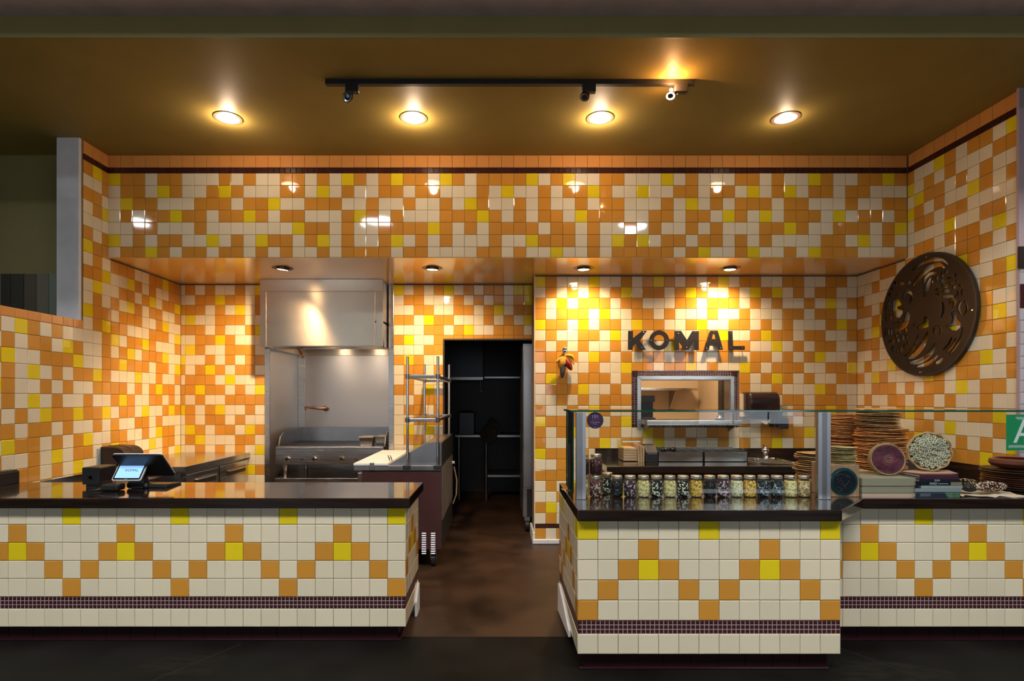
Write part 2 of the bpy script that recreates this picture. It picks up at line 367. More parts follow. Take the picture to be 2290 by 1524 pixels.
for j, (r0, s_) in LW.items():
    for k, ch in enumerate(s_):
        zt = ROW0 - (r0 + k)*T; zb = zt - T
        if j < 10: zt = min(zt, ZS)
        if r0 + k < 7 and j == 10: pass
        items.append((YB - (j+1)*T, zb, T, zt - zb, ch))
lay_tiles(wall_left, (XL - .006, 0, 0), UY, UZ, UX, items)
zt = ROW0 - 13*T
lay_tiles(wall_left, (XL - .006, 0, 0), UY, UZ, UX, [(YB - (j+1)*T, zt, T, 2.145 - zt, 'B') for j in range(13, 22)] + [(YB - (j+1)*T, ZC - T, T, T, 'B') for j in range(10, 13)], name='border_tile')
lay_tiles(wall_left, (XL - .006, 0, 0), UY, UZ, UX, mosaic_items(YB - 13*T, YS, ROW0, ZC - T, .051), name='mosaic_tile')
j = MB(); j.box(XL - .19, XL - .001, 4.600, 4.628, 2.14, ZC); struct(j.build('trim_3', M_PALE, bevel=.004))     # pale jamb of the opening
# room seen through the opening
o = MB(); o.box(-9, XL - .19, YS, YS + .1, 0, ZC); struct(o.build('wall_side_room', M_OLIVE_SHADED))
for k, (x0, x1, zt, hx) in enumerate(((-4.42, -4.33, 2.60, '2a281c'), (-4.33, -4.21, 2.60, '34301f'), (-4.21, -4.10, 2.60, '5a5040'), (-4.10, -3.99, 2.60, '767260'), (-3.99, -3.67, 2.60, '80887a'))):  # made-up strips with a blurred reflection's tones in their colour
    MB().box(x0 + .002, x1 - .002, YS - .02, YS, 2.0, zt).build('blurred_strip', mat('blurred_strip_%d' % k, hexc(hx), .45), bpy.data.objects['wall_side_room'])
o = MB(); o.box(XL - .62, XL - .50, 3.83, 3.87, 1.9, 3.4); tag(o.build('door_frame_post', M_BLKM), 'dark vertical frame post standing on the half wall of the side opening', 'post')

# back wall beside the griddle alcove, with the doorway
XA0, XA1 = -2.547, -1.1285       # alcove
XD0, XD1, ZD = -.577, .394, 2.135
bw = MB(); b0, b1 = YB + .006, YB + .12
bw.box(XL - .01, XA0 - .001, b0, b1, 0, ZS); wall_bl = struct(bw.build('wall_back_left', M_GROUT)); bw = MB(); bw.box(XA1 + .001, XD0, b0, b1, 0, ZS); bw.box(XD0, XD1 + .06, b0, b1, ZD, ZS)
wall_bc = struct(bw.build('wall_back_center', M_GROUT))
BL = ["OWOWWOWY", "WOOYOOWO", "OOWOWYWO", "YWWOOOWW", "OOWOWWOY", "WOOYOWWW", "YOWWOOOW", "WWOWOWOO", "WOYOWOOW", "OOOWYWWO", "OYOOWOWY", "WOWWOOOO", "OWOYWWOW", "OWOOWOWW", "YOWOOWYO", "OYWWWOOW", "WOWOWOWY", "WOWOWOWW", "OWWOYWYO", "WOWWOOWW"]
it = rows_items(BL, ROW0, 7, XA0 - 8*T)
c0 = "WWOWOWWYOWOOYWWWWOWO"
it += [(XL, ROW0 - (8+k)*T, (XA0 - 8*T) - XL, T, ch) for k, ch in enumerate(c0)]
BR = ["YWOWOYWOWOOWYY", "WOOWWWOWOWOWOY", "WWOOWWOOWOYWOO", "OOWYOOWWWOWOWY", "WWWOOWOYWWOOOW", "OYWWO", "WWWOO", "OYOWW", "WOOWO", "WOWWW", "OOWYW", "WWOOO", "WOOWO", "WWOOO", "WYWYW", "WOOWO", "WWYWO", "OWWOW", "WOWWO", "OWOOW", "WOWYW", "OOWWO"]
it += rows_items(BR, ROW0, 7, XA1)
zt = ROW0 - 12*T
it += [(XA1 + i*T, ZD + .008, min(T, XD1 - XA1 - i*T), zt - ZD - .008, 'O') for i in range(5, 14)]
it = [(a, b, min(w_, XD1 - a) if a > 0 else w_, min(b + h_, ZS) - b, c_) for a, b, w_, h_, c_ in it]
lay_tiles(wall_bl, (0, YB + .006, 0), UX, UZ, -UY, [i_ for i_ in it if i_[0] < -2])
lay_tiles(wall_bc, (0, YB + .006, 0), UX, UZ, -UY, [i_ for i_ in it if i_[0] >= -2])
d = MB(); d.box(XD0 - .012, XD0 + .006, YB - .003, YB + .12, 0, ZD + .006); d.box(XD0, XD1, YB - .003, YB + .12, ZD - .006, ZD + .008); struct(d.build('door_1', M_BRZ))

# right back wall with the pass-through
WX0, WX1, WZ0, WZ1 = 1.3815, 2.467, 1.186, 1.769
OX0, OX1, OZ0, OZ1 = 1.474, 2.385, 1.225, 1.679
k0, k1 = YK + .006, YK + .13
kw = MB()
kw.box(XD1, OX0, k0, k1, 0, ZS); kw.box(OX1, XR + .01, k0, k1, 0, ZS); kw.box(OX0, OX1, k0, k1, 0, OZ0); kw.box(OX0, OX1, k0, k1, OZ1, ZS)
kw.box(XD1, XD1 + .05, k1, YB, 0, ZS)
wall_br = struct(kw.build('wall_back_right', M_GROUT))
KR = ["YOWWWYWWOWOYOWOWOYWOOWWOOWWOOW", "WOWOWOWOYWOOWOYOWWOWYOYWOWOOWW", "OWYWOOOWOOWWWOOWOOOWOWOWWOWYWO", "OWOOOWYWWOOWOWWWOWWOWWWOOWOOWW",
      "YOOWYWOOWYOOWWOYWWOOWOWOWWWOYO", "WOWWOOWYWOWOOWWOOYWWOYOOWOOWWO", "OWOWOWWOWOWWYOWOWOOOWWYWOWOOWW", "OOOOWYOWOWOOWOOWWOWWOOWOWOYWWO",
      "WOOWWOWWYOOWOOYWOWWYOWOOOWWOOY", "OYOWOOOWO..........OWOYOWOWWOO", "WOOOYWWOW..........OWWOWWWYOWW", "WWOWOWOOO..........OWWWOOWOOOW",
      "OWWOWYOWW..........OWOWWOWOYOW", "YOOOOOWOY..........OWOOOWWOWYO", "OWOYWWOOWWYOWOWWOOWWWOOOOYWOWW", "OWWWWOYWOOWYWWOWWOWOWOYWOWWOYW",
      "YOOWOWWOWO", "WWOWW", "OOOWO", "WOWYW", "WWOOW", "OYWWO", "WOWOW"]
it = rows_items(KR, ROW0, 7, XD1)
cut = []
for a, b, w_, h_, c_ in it:
    h_ = min(b + h_, ZS) - b
    if b < WZ1 < b + h_ and a + w_ > WX0 + .01 and a < WX1 - .03: h_ = b + h_ - WZ1; b = WZ1
    cut.append((a, b, min(w_, XR - a), h_, c_))
lay_tiles(wall_br, (0, YK + .006, 0), UX, UZ, -UY, cut)
mos = mosaic_items(WX0, WX1, OZ1 + .04, WZ1, .0255) + mosaic_items(WX0, OX0 - .037, WZ0, OZ1 + .04, .0255) + mosaic_items(OX1 + .037, WX1, WZ0, OZ1 + .04, .0255) + mosaic_items(OX0 - .037, OX1 + .037, WZ0, OZ0 - .005, .0255)
g = MB(); g.box(WX0 - .002, WX1 + .002, YK + .001, YK + .006, WZ0, OZ0 - .005); g.box(WX0 - .002, OX0 - .03, YK + .001, YK + .006, WZ0, WZ1); g.box(OX1 + .03, WX1 + .002, YK + .001, YK + .006, WZ0, WZ1); g.box(WX0, WX1, YK + .001, YK + .006, OZ1 + .03, WZ1)
g.build('mosaic_grout', M_GROUTL, wall_br)
lay_tiles(wall_br, (0, YK + .0055, 0), UX, UZ, -UY, mos, joined=True, field='mosaic_tile_field', g=.004)
mb0 = mosaic_items(XD1, XD1 + 6*T, .160, .205, .0225)
lay_tiles(wall_br, (0, YK + .006, 0), UX, UZ, -UY, mb0, joined=True, field='mosaic_tile_field', g=.0034, tilt=.15)
lay_tiles(wall_br, (0, YK + .006, 0), UX, UZ, -UY, [(XD1 + i*T, .05, T, T, ch) for i, ch in enumerate("OWOYW")])
bb = MB(); bb.box(XD1 - .02, XD1 + .6, YK - .012, YK + .006, 0, .05); bb.box(XD1 - .024, XD1 - .002, YK - .012, YB, 0, .12); base = struct(bb.build('baseboard_back', M_WHITE, bevel=.004))
lay_tiles(base, (0, YK - .012, 0), UX, UZ, -UY, [(XD1 - .02 + i*.15, .004, .15, .044, 'H') for i in range(4)], name='base_tile')
e = MB(); e.box(XD1 - .008, XD1 + .002, YK - .004, YK + .02, .05, ZS); struct(e.build('trim_4', M_CREAMTRIM))

# right wall
rw = MB(); rw.box(XR + .006, XR + .2, 3.88, YK + .2, 0, ZC); wall_r = struct(rw.build('wall_right', M_GROUT))
RW = {0: (7, "WWOOWOOWWOWWOOWO"), 1: (7, "WWWOWWOWOWWOWOYW"), 2: (7, "WOWWOYOOWYOWOYWO"), 3: (7, "OWWOYOWWWOOWWOOW"), 4: (7, "OWOWOWOWYWOOWOWY"), 5: (7, "WOWYWOWOOWWOOWOW"),
      6: (0, "OYWYWWWOWWOWOYOWWOWYWOWO"), 7: (0, "WWYOOWOWOOWYOWOWWWOOOYOW"), 8: (0, "WOOWOWOOWWOWYOWOYOOWOWWO"), 9: (0, "YWOOWWWWOWYOWOWWOOWOWWOW"),
      10: (0, "OOWWOYOWWOWOWYOWWWOWYWOW"), 11: (0, "WWOWOWOOYWOWOWOOOYWWWOOW"), 12: (0, "OWWYWWOOOWWOYOWOOWWOWWOO"), 13: (0, "OWOOWOWOWWOOOOWYWOOOWOYW"),
      14: (0, "WOWWWOYWWOOWYOOWWOWYOWOW"), 15: (0, "YOWOWWWOWYWWWOWOOWWWOYOO"), 16: (0, "OWWOOOWYOOWOWYOWOWOOYYOW")}
items = []
for j, (r0, s_) in RW.items():
    for k, ch in enumerate(s_):
        zt = ROW0 - (r0 + k)*T; zb = zt - T
        y0 = YK - (j+1)*T; wd = T
        if y0 < 3.885: wd = T - (3.885 - y0); y0 = 3.885
        if j < 6: zt = min(zt, ZS)
        items.append((-(y0 + wd), zb, wd, zt - zb, ch))
lay_tiles(wall_r, (XR + .006, 0, 0), -UY, UZ, -UX, items)
bd = [(-(YK - j*T), ZC - T, T, T, 'B') for j in range(7, 16)] + [(-YS, ZC - T, YS - (YK - 7*T), T, 'B'), (-(YK - 16*T), ZC - T, .0, 0, 'B')][:1]
lay_tiles(wall_r, (XR + .006, 0, 0), -UY, UZ, -UX, bd, name='border_tile')
lay_tiles(wall_r, (XR + .006, 0, 0), -UY, UZ, -UX, mosaic_items(-YS, -3.885, ROW0, ZC - T, .051), name='mosaic_tile')
pi = MB(); pi.box(3.657, XR + 1.0, 3.862, 3.884, 0, ZC); pil = struct(pi.build('wall_pilaster', M_GROUTL))
itp = []
for k in range(30):
    zb = .02 + k*.084
    if zb < 2.42: itp += [(3.659 + q*.084, zb, .084, .084, 'D' if k in (26, 25) and zb > 2.0 else 'L') for q in range(3)]
lay_tiles(pil, (0, 3.862, 0), UX, UZ, -UY, itp)
pp = MB(); pp.box(3.645, XR + .2, 3.845, 3.862, 2.40, 2.55); tag(pp.build('corner_guard', M_CORROD), 'short dark metal guard on the corner above the lavender tiled pilaster', 'corner guard')

# hall behind the camera: tall room with storefront windows and added overhead light panels
hb = MB(); hb.box(-9, 12, -6.2, -6, 0, 8); struct(hb.build('wall_hall_back', mat('hall_wall', (.12, .12, .12), .8)))
hl = MB(); hl.box(-9.2, -9, -6, 9, 0, 8); struct(hl.build('wall_hall_left', MATS['hall_wall']))
hr = MB(); hr.box(12, 12.2, -6, 9, 0, 8); struct(hr.build('wall_hall_right', MATS['hall_wall']))
hc = MB(); hc.box(-9, 12, -6, 2.9, 8, 8.1); struct(hc.build('ceiling_hall', MATS['hall_wall']))
hu = MB(); hu.box(-9, 12, 2.7, 2.9, 4.6, 8); struct(hu.build('wall_hall_front', MATS['hall_wall']))
for k, (wx, wz, ww, wh) in enumerate(((-5.2, 2.0, 2.4, 2.2), (.3, 2.0, 2.4, 2.2), (5.8, 2.0, 2.4, 2.2))):      # storefront windows
    wn = MB(); wn.box(wx - ww/2 - .05, wx + ww/2 + .05, -6.0, -5.97, wz - wh/2 - .05, wz + wh/2 + .05); wo = struct(wn.build('window_%d' % (k+1), M_BLKM))
    for q in range(3):
        x0 = wx - ww/2 + q*ww/3; MB().box(x0 + .02, x0 + ww/3 - .02, -5.969, -5.955, wz - wh/2, wz + wh/2).build('pane', M_WIN, wo)
for k, (x, y) in enumerate(((-4.5, -1.2), (0, -1.2), (4.5, -1.2))):  # added overhead panels that light the counters
    wn = MB(); wn.box(x - 1.3, x + 1.3, y - .8, y + .8, 7.93, 8.0); wo = struct(wn.build('window_%d' % (k+4), M_BLKM))
    MB().box(x - 1.2, x + 1.2, y - .7, y + .7, 7.915, 7.929).build('pane', M_OVERHEAD, wo)

# back room through the doorway
br = MB()
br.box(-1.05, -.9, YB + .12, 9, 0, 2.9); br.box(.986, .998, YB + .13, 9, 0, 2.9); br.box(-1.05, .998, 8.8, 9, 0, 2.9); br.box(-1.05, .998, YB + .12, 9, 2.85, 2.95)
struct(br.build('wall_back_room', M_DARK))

# ------------------------------------------------------------------ tiled counters
def zig(c_, r):
    c_ = (c_ + 3) % 6 - 3
    if r == 0: return 'Y' if c_ == -3 else 'W'
    if r == 1: return 'O' if c_ == 0 else 'W'
    if r == 2: return 'Y' if c_ == 0 else ('O' if abs(c_) == 1 else 'W')
    if r == 3: return 'O' if abs(c_) == 2 else 'W'
    if r == 4: return 'O' if c_ == -3 else 'W'
    return 'W'
ZTOE = .098; ZM0 = ZTOE + T; ZM1 = ZM0 + .0735; ZB = .828     # toe top, mosaic band, slab underside
def face_items(cols, a_of, phase, rev=False):
    it = []
    for i in range(cols):
        a = a_of(i); c_ = phase(i)
        it.append((a, ZTOE, T, T, 'W'))
        for r in range(5):
            zt = ZM1 + (5 - r)*T; zb = zt - T
            if r == 0: zt = ZB
            it.append((a, zb, T, zt - zb, zig(c_, r)))
    return it
def toe(mb, x0, x1, y0, y1): mb.box(x0, x1, y0, y1, 0, ZTOE)
M_TOE = mat('toe_tile', (.022, .006, .008), .16)
# left counter
XLc = -.553
ct = thing('tiled_counter', 'long tiled service counter carrying the payment screen', 'counter', ((XL + XLc)/2, YL + .28, 0))
b = MB(); b.box(XL, XLc - .006, YL + .006, YL + .545, ZTOE, ZB); b.build('body', M_GROUT, ct)
t = MB(); toe(t, XL, XLc - .05, YL + .045, YL + .5); t.build('toe_kick', M_TOE, ct)
t = MB(); t.box(XL, XLc - .035, YL + .028, YL + .045, 0, .012); t.box(XLc - .05, XLc - .035, YL + .045, YL + .4, 0, .012); t.build('cove_trim', M_TOE, ct, bevel=.004)
for i in range(19): MB().box(XLc - .05 - (i+1)*.15 + .002, XLc - .05 - i*.15 - .002, YL + .041, YL + .046, .012, ZTOE).build('toe_tile', M_TOE, ct)
lay_tiles(ct, (0, YL + .006, 0), UX, UZ, -UY, face_items(26, lambda i: XLc - (i+1)*T, lambda i: 3 - i))
lay_tiles(ct, (XLc - .006, 0, 0), UY, UZ, UX, face_items(5, lambda i: YL + i*T, lambda i: 2 - i))
g = MB(); g.box(XL, XLc - .003, YL + .003, YL + .006, ZM0, ZM1); g.box(XLc - .006, XLc - .003, YL + .006, YL + .545, ZM0, ZM1); g.build('mosaic_grout', M_GROUTL, ct)
lay_tiles(ct, (0, YL + .0085, 0), UX, UZ, -UY, mosaic_items(XLc - 24*T, XLc, ZM0, ZM1, .0245), joined=True, field='mosaic_tile_field', g=.0034, tilt=.15)
lay_tiles(ct, (XLc - .0085, 0, 0), UY, UZ, UX, mosaic_items(YL, YL + .545, ZM0, ZM1, .0245), joined=True, field='mosaic_tile_field', g=.0034, tilt=.15)
cg = MB(); cg.prism([(YL + .40, .0), (YL + .54, .0), (YL + .54, .19), (YL + .50, .20), (YL + .40, .10)], 'x', XLc - .004, XLc + .012); cg.build('base_trim', M_WHITE, ct, bevel=.003)
sl = MB(); sl.box(XL, -.522, YL - .043, 3.952, ZB, ZT); tag(sl.build('countertop', M_WOOD, bevel=.006), 'glossy dark wooden countertop under the payment screen', 'countertop')
# display peninsula
XP0, XP1 = .443, .443 + 13*T
cp = thing('tiled_counter', 'tiled peninsula counter under the row of corn jars', 'counter', ((XP0 + XP1)/2, YR + .45, 0))
b = MB(); b.box(XP0 + .006, XP1, YR + .006, YR + .88, ZTOE, ZB); b.build('body', M_GROUT, cp)
t = MB(); toe(t, XP0 + .03, XP1 - .06, YR + .045, YR + .8); t.build('toe_kick', M_TOE, cp)
t = MB(); t.box(XP0 + .015, XP1 - .045, YR + .028, YR + .045, 0, .012); t.build('cove_trim', M_TOE, cp, bevel=.004)
for i in range(9): MB().box(XP0 + .03 + i*.15 + .002, XP0 + .03 + (i+1)*.15 - .002, YR + .041, YR + .046, .012, ZTOE).build('toe_tile', M_TOE, cp)
lay_tiles(cp, (0, YR + .006, 0), UX, UZ, -UY, face_items(13, lambda i: XP0 + i*T, lambda i: 3 + i))
lay_tiles(cp, (XP0 + .006, 0, 0), -UY, UZ, -UX, face_items(8, lambda i: -(YR + (i+1)*T), lambda i: 3 - i))
g = MB(); g.box(XP0 + .003, XP1, YR + .003, YR + .006, ZM0, ZM1); g.box(XP0 + .003, XP0 + .006, YR + .006, YR + .88, ZM0, ZM1); g.build('mosaic_grout', M_GROUTL, cp)
lay_tiles(cp, (0, YR + .0085, 0), UX, UZ, -UY, mosaic_items(XP0, XP1, ZM0, ZM1, .0245), joined=True, field='mosaic_tile_field', g=.0034, tilt=.15)
lay_tiles(cp, (XP0 + .0085, 0, 0), -UY, UZ, -UX, mosaic_items(-(YR + .88), -YR, ZM0, ZM1, .0245), joined=True, field='mosaic_tile_field', g=.0034, tilt=.15)
cg = MB(); cg.prism([(YR + .30, .06), (YR + .88, .0), (YR + .88, .19), (YR + .80, .205), (YR + .30, .10)], 'x', XP0 - .012, XP0 + .004); cg.build('base_trim', M_WHITE, cp, bevel=.003)
# recessed right counter
XQ0 = 2.108 - T
cq = thing('tiled_counter', 'recessed tiled counter under the books and clay plates', 'counter', (2.85, YL + .28, 0))
b = MB(); b.box(XP1 + .002, XR, YL + .006, YL + .545, ZTOE, ZB); b.build('body', M_GROUT, cq)
t = MB(); toe(t, XP1 + .002, XR, YL + .045, YL + .5); t.build('toe_kick', M_TOE, cq)
t = MB(); t.box(XP1 + .002, XR, YL + .028, YL + .045, 0, .012); t.build('cove_trim', M_TOE, cq, bevel=.004)
for i in range(10): MB().box(XP1 + .05 + i*.15 + .002, XP1 + .05 + (i+1)*.15 - .002, YL + .041, YL + .046, .012, ZTOE).build('toe_tile', M_TOE, cq)
lay_tiles(cq, (0, YL + .006, 0), UX, UZ, -UY, face_items(14, lambda i: XQ0 + i*T, lambda i: i - 2))
g = MB(); g.box(XP1 + .002, XR, YL + .003, YL + .006, ZM0, ZM1); g.build('mosaic_grout', M_GROUTL, cq)
lay_tiles(cq, (0, YL + .0085, 0), UX, UZ, -UY, mosaic_items(XP1 + .004, XR, ZM0, ZM1, .0245), joined=True, field='mosaic_tile_field', g=.0034, tilt=.15)
# continuous U-shaped worktop on the right
XI = 2.62
sl = MB(); sl.prism([(.437, YR - .035), (1.858, YR - .035), (2.195, 3.305), (XR, 3.305), (XR, YK - .001), (.975, YK - .001), (.975, 4.87), (XI, 4.87), (XI, 3.92), (.447, 3.92)], 'z', ZB, ZT)
wt = tag(sl.build('countertop', M_WOOD, bevel=.006), 'glossy dark wooden U-shaped countertop under the glass case and sink', 'countertop')
sp = MB(); sp.box(1.005, XR - .02, YK - .022, YK - .002, ZT, .981); struct(sp.build('trim_5', M_WOOD)); sp = MB(); sp.box(XR - .022, XR - .002, 3.9, YK - .002, ZT, .981); struct(sp.build('trim_6', M_WOOD))
kb = MB(); kb.box(1.0, XI + .03, 4.92, YK - .002, 0, ZB); kb.box(XI + .03, XR - .002, 3.93, YK - .002, 0, ZB); tag(kb.build('base_cabinet', M_BLKM), 'dark base cabinets carrying the worktop along the pass-through wall', 'cabinet')

# left worktop behind the register
lwk = thing('countertop', 'low black side worktop running along the left tiled wall', 'countertop', (XL + .3, 4.3, 0))
q = MB(); q.box(XL + .002, XL + .62, 3.96, 4.76, .77, .825); q.build('slab', M_WOOD, lwk, bevel=.004)
q = MB(); q.box(XL + .002, XL + .022, 4.0, 4.76, .825, .858); q.build('backsplash', M_WOOD, lwk)
q = MB(); q.box(XL + .01, XL + .58, 3.98, 4.74, 0, .77); q.build('cabinet', M_BLKM, lwk)
q = MB(); q.box(-3.47, -3.40, 3.75, 3.94, ZT, .975); q.box(-3.465, -3.405, 3.76, 3.93, .975, .985); tag(q.build('storage_box', M_BLK, bevel=.006), 'plain black box at the wall end of the left countertop', 'box')

# ------------------------------------------------------------------ lamps
def area(name, loc, size, power, parent, col=WARM, rot=(0,0,0), spread=180):
    l = bpy.data.lights.new(name, 'AREA'); l.shape = 'DISK'; l.size = size; l.energy = power; l.color = col; l.spread = R(spread)
    o = bpy.data.objects.new(name, l); COL.objects.link(o); o.location = loc; o.rotation_euler = rot; o.parent = parent; o.matrix_parent_inverse = parent.matrix_basis.inverted(); return o
for k, x in enumerate((-5.7, -1.86, 2.10, 5.83)):          # row of hall pendants, mirrored in the soffit tiles
    y, z = 1.2, 4.2
    t = thing('hall_pendant', 'industrial dome pendant lamp in the market hall, %s along the row' % ('first', 'second', 'third', 'fourth')[k], 'pendant lamp', (x, y, z), 'dome pendants in the hall')
    MB().cyl((x, y, z + .25), (x, y, 8.0), .008, seg=8).build('cord', M_BLKM, t)
    MB().lathe([(.03, .26), (.05, .22), (.12, .18), (.25, .02), (.26, 0), (.255, .0), (.24, .03), (.11, .17), (.03, .2)], (x, y, z), seg=32, cap=False).build('shade', M_BLKM, t, smooth=True)
    MB().cyl((x, y, z + .035), (x, y, z + .045), .225, seg=32).build('diffuser', mat('pendant_lit', (1, 1, 1), .5, emit=(.88, .95, 1.0), estr=16), t)
    area('lamp', (x, y, z + .028), .44, P_HALL, t, col=(1, .985, .95))
def point(name, loc, rad, power, parent, col=WARM):
    l = bpy.data.lights.new(name, 'POINT'); l.energy = power; l.color = col; l.shadow_soft_size = rad
    o = bpy.data.objects.new(name, l); COL.objects.link(o); o.location = loc; o.parent = parent; o.matrix_parent_inverse = parent.matrix_basis.inverted(); return o
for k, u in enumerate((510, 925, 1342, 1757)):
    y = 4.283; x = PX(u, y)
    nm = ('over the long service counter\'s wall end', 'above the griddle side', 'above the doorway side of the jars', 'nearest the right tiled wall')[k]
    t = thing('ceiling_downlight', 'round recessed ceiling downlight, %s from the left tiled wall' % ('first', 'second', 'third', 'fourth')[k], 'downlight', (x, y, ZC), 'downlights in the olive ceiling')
    MB().lathe([(.078, 0), (.080, -.006), (.104, -.004), (.106, 0)], (x, y, ZC), cap=False, seg=36).build('trim_ring', mat('cream_ring_dimmed', (.20, .13, .085), .5), t, smooth=True)  # cream ring; the shade of a recessed lamp is put into its colour
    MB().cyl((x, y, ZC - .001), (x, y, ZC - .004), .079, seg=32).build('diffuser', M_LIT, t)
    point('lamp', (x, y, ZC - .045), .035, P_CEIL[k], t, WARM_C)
for k, u in enumerate((632, 967, 1305, 1632)):
    y = 5.326; x = PX(u, y)
    t = thing('gimbal_downlight', 'bronze gimbal downlight in the orange soffit, %s from the griddle hood' % ('first', 'second', 'third', 'fourth')[k], 'downlight', (x, y, ZS), 'gimbal lights in the soffit')
    MB().lathe([(.062, .02), (.066, -.004), (.098, -.005), (.102, 0)], (x, y, ZS), cap=False, seg=36).build('trim_ring', M_BRZ, t, smooth=True)
    dr = Vector(((-.48, .40, -1), (-.14, .38, -1), (.05, .20, -1), (-.05, .20, -1))[k]).normalized()
    d2 = (dr + Vector((0, -.1, -2.2))).normalized()
    MB().lathe([(.062, -.03), (.062, .0), (.056, .006), (.051, .002)], (x, y, ZS - .016), d=d2, cap=False, seg=32).build('gimbal_ring', M_BRZ, t, smooth=True)
    MB().lathe([(.001, .006), (.052, .003)], (x, y, ZS - .016), d=d2, cap=False, seg=28).build('bulb', M_LITS, t)
    l = bpy.data.lights.new('lamp', 'SPOT'); l.energy = P_SOFFIT[k]; l.color = WARM; l.spot_size = R(SPOT[k]); l.spot_blend = 1.0; l.shadow_soft_size = .035
    o = bpy.data.objects.new('lamp', l); COL.objects.link(o); o.location = Vector((x, y, ZS - .03)) + dr*.03; o.rotation_euler = dr.to_track_quat('-Z', 'Y').to_euler(); o.parent = t; o.matrix_parent_inverse = t.matrix_basis.inverted()
# track
yt = 3.776; x0, x1 = PX(730, yt), PX(1551, yt)
tr = thing('track_light', 'black ceiling track rail with three spotlight heads', 'track light', ((x0+x1)/2, yt, ZC))
q = MB(); q.box(x0, x1, yt - .018, yt + .018, ZC - .034, ZC); q.box(x0 - .004, x0, yt - .02, yt + .02, ZC - .036, ZC); q.box(x1, x1 + .004, yt - .02, yt + .02, ZC - .036, ZC); q.build('rail', M_BLKM, tr, bevel=.003)
for k, (ua, ub, vb) in enumerate(((788, 779, 224), (1317, 1308, 219), (1522, 1500, 216))):
    xa, xb = PX(ua, yt), PX(ub, yt); zb = PZ(vb, yt)
    hd = MB(); hd.box(xa - .045, xa + .045, yt - .02, yt + .02, ZC - .085, ZC - .030); ho = hd.build('track_head', M_BLKM, tr, bevel=.003)
    xs = xa if k < 2 else xb + .045
    MB().tube([(xs, yt, ZC - .08), (xs, yt, zb + .01), (xb + .012, yt, zb)], .005, 6).build('arm', M_BLKM, ho)
    d = Vector((-.25, -.45, -1)).normalized() if k != 0 else Vector((-.1, -.9, -.35)).normalized()
    c_ = Vector((xb, yt, zb + .018))
    MB().lathe([(.008, -.045), (.010, -.025), (.013, -.02), (.032, .012), (.033, .02), (.030, .021)], c_, d=d, seg=24).build('bulb', M_BLKG if k == 0 else (M_BLKM if k == 1 else M_BRZ), ho, smooth=True)
    MB().lathe([(.001, .019), (.029, .022)], c_, d=d, seg=24, cap=False).build('lens', M_LITS if k == 2 else M_CHROME, ho)
    if k == 2:
        MB().ball(c_ + Vector((0, -.01, .02)), .012).build('filament', mat('filament', (1, .5, .2), .5, emit=(1, .55, .25), estr=160), ho)
        l = bpy.data.lights.new('lamp', 'POINT'); l.energy = P_TRACK; l.color = (1, .48, .18); l.shadow_soft_size = .012
        o = bpy.data.objects.new('lamp', l); COL.objects.link(o); o.location = c_ + Vector((0, -.045, .03)); o.parent = tr; o.matrix_parent_inverse = tr.matrix_basis.inverted()

# ------------------------------------------------------------------ hood, alcove, griddle
YHF, YAB = 5.833, 7.08
HX0, HX1, HZ0 = -2.494, -1.196, 2.037
hood = thing('range_hood', 'large stainless steel exhaust hood above the griddle', 'range hood', ((HX0+HX1)/2, YHF + .5, HZ0))
q = MB()
q.box(HX0, HX1, YHF, YHF + .012, HZ0, ZS - .004); q.box(HX0, HX0 + .012, YHF, YAB, HZ0, ZS - .004); q.box(HX1 - .012, HX1, YHF, YAB, HZ0, ZS - .004); q.box(HX0, HX1, YHF, YAB, HZ0 + .25, HZ0 + .27); q.box(HX0, HX1, YAB - .012, YAB, HZ0, ZS - .004)
q.build('shell', M_HOOD, hood)
zb = PZ(652, YHF)
q = MB(); q.box(HX0 - .001, HX1 + .001, YHF - .006, YHF, zb, ZS - .004); q.build('top_band', M_HOOD, hood, bevel=.002)
q = MB(); q.box(HX0 + .075, HX1 - .085, YHF - .006, YHF, HZ0 + .004, zb - .006); q.build('front_panel', M_HOOD, hood, bevel=.003)
q = MB(); q.box(HX0, HX0 + .065, YHF - .004, YHF, HZ0, zb); q.box(HX1 - .075, HX1, YHF - .004, YHF, HZ0, zb); q.build('corner_strip', M_HOOD, hood, bevel=.002)
q = MB(); q.prism([(YHF + .012, HZ0), (YHF + .05, HZ0), (YHF + .05, HZ0 + .02), (YHF + .02, HZ0 + .05), (YHF + .012, HZ0 + .05)], 'x', HX0, HX1); q.build('drip_edge', M_STEEL, hood)
q = MB(); q.box(HX0 + .01, HX1 - .01, 6.15, 6.19, HZ0, HZ0 + .09); q.build('filter_rail', M_STEEL, hood)
for i in range(3): MB().prism([(6.2, HZ0 + .05), (6.22, HZ0 + .05), (6.7, HZ0 + .25), (6.68, HZ0 + .25)], 'x', HX0 + .03 + i*.42, HX0 + .43 + i*.42).build('filter', M_STEELD, hood)
for x in (HX0 + .4, HX1 - .4):  # added lights, hidden in the hood, to brighten the steel alcove
    q = MB(); q.lathe([(.06, 0), (.06, -.03), (.05, -.06), (.02, -.075), (.001, -.076)], (x, 6.5, HZ0 + .25), seg=20, cap=False); q.build('hood_fill_light', M_LIT, hood, smooth=True)
    area('lamp', (x, 6.5, HZ0 + .165), .12, P_HOOD_FILL, hood, col=(1, .80, .60))
nz = P(672, 790, 6.1)
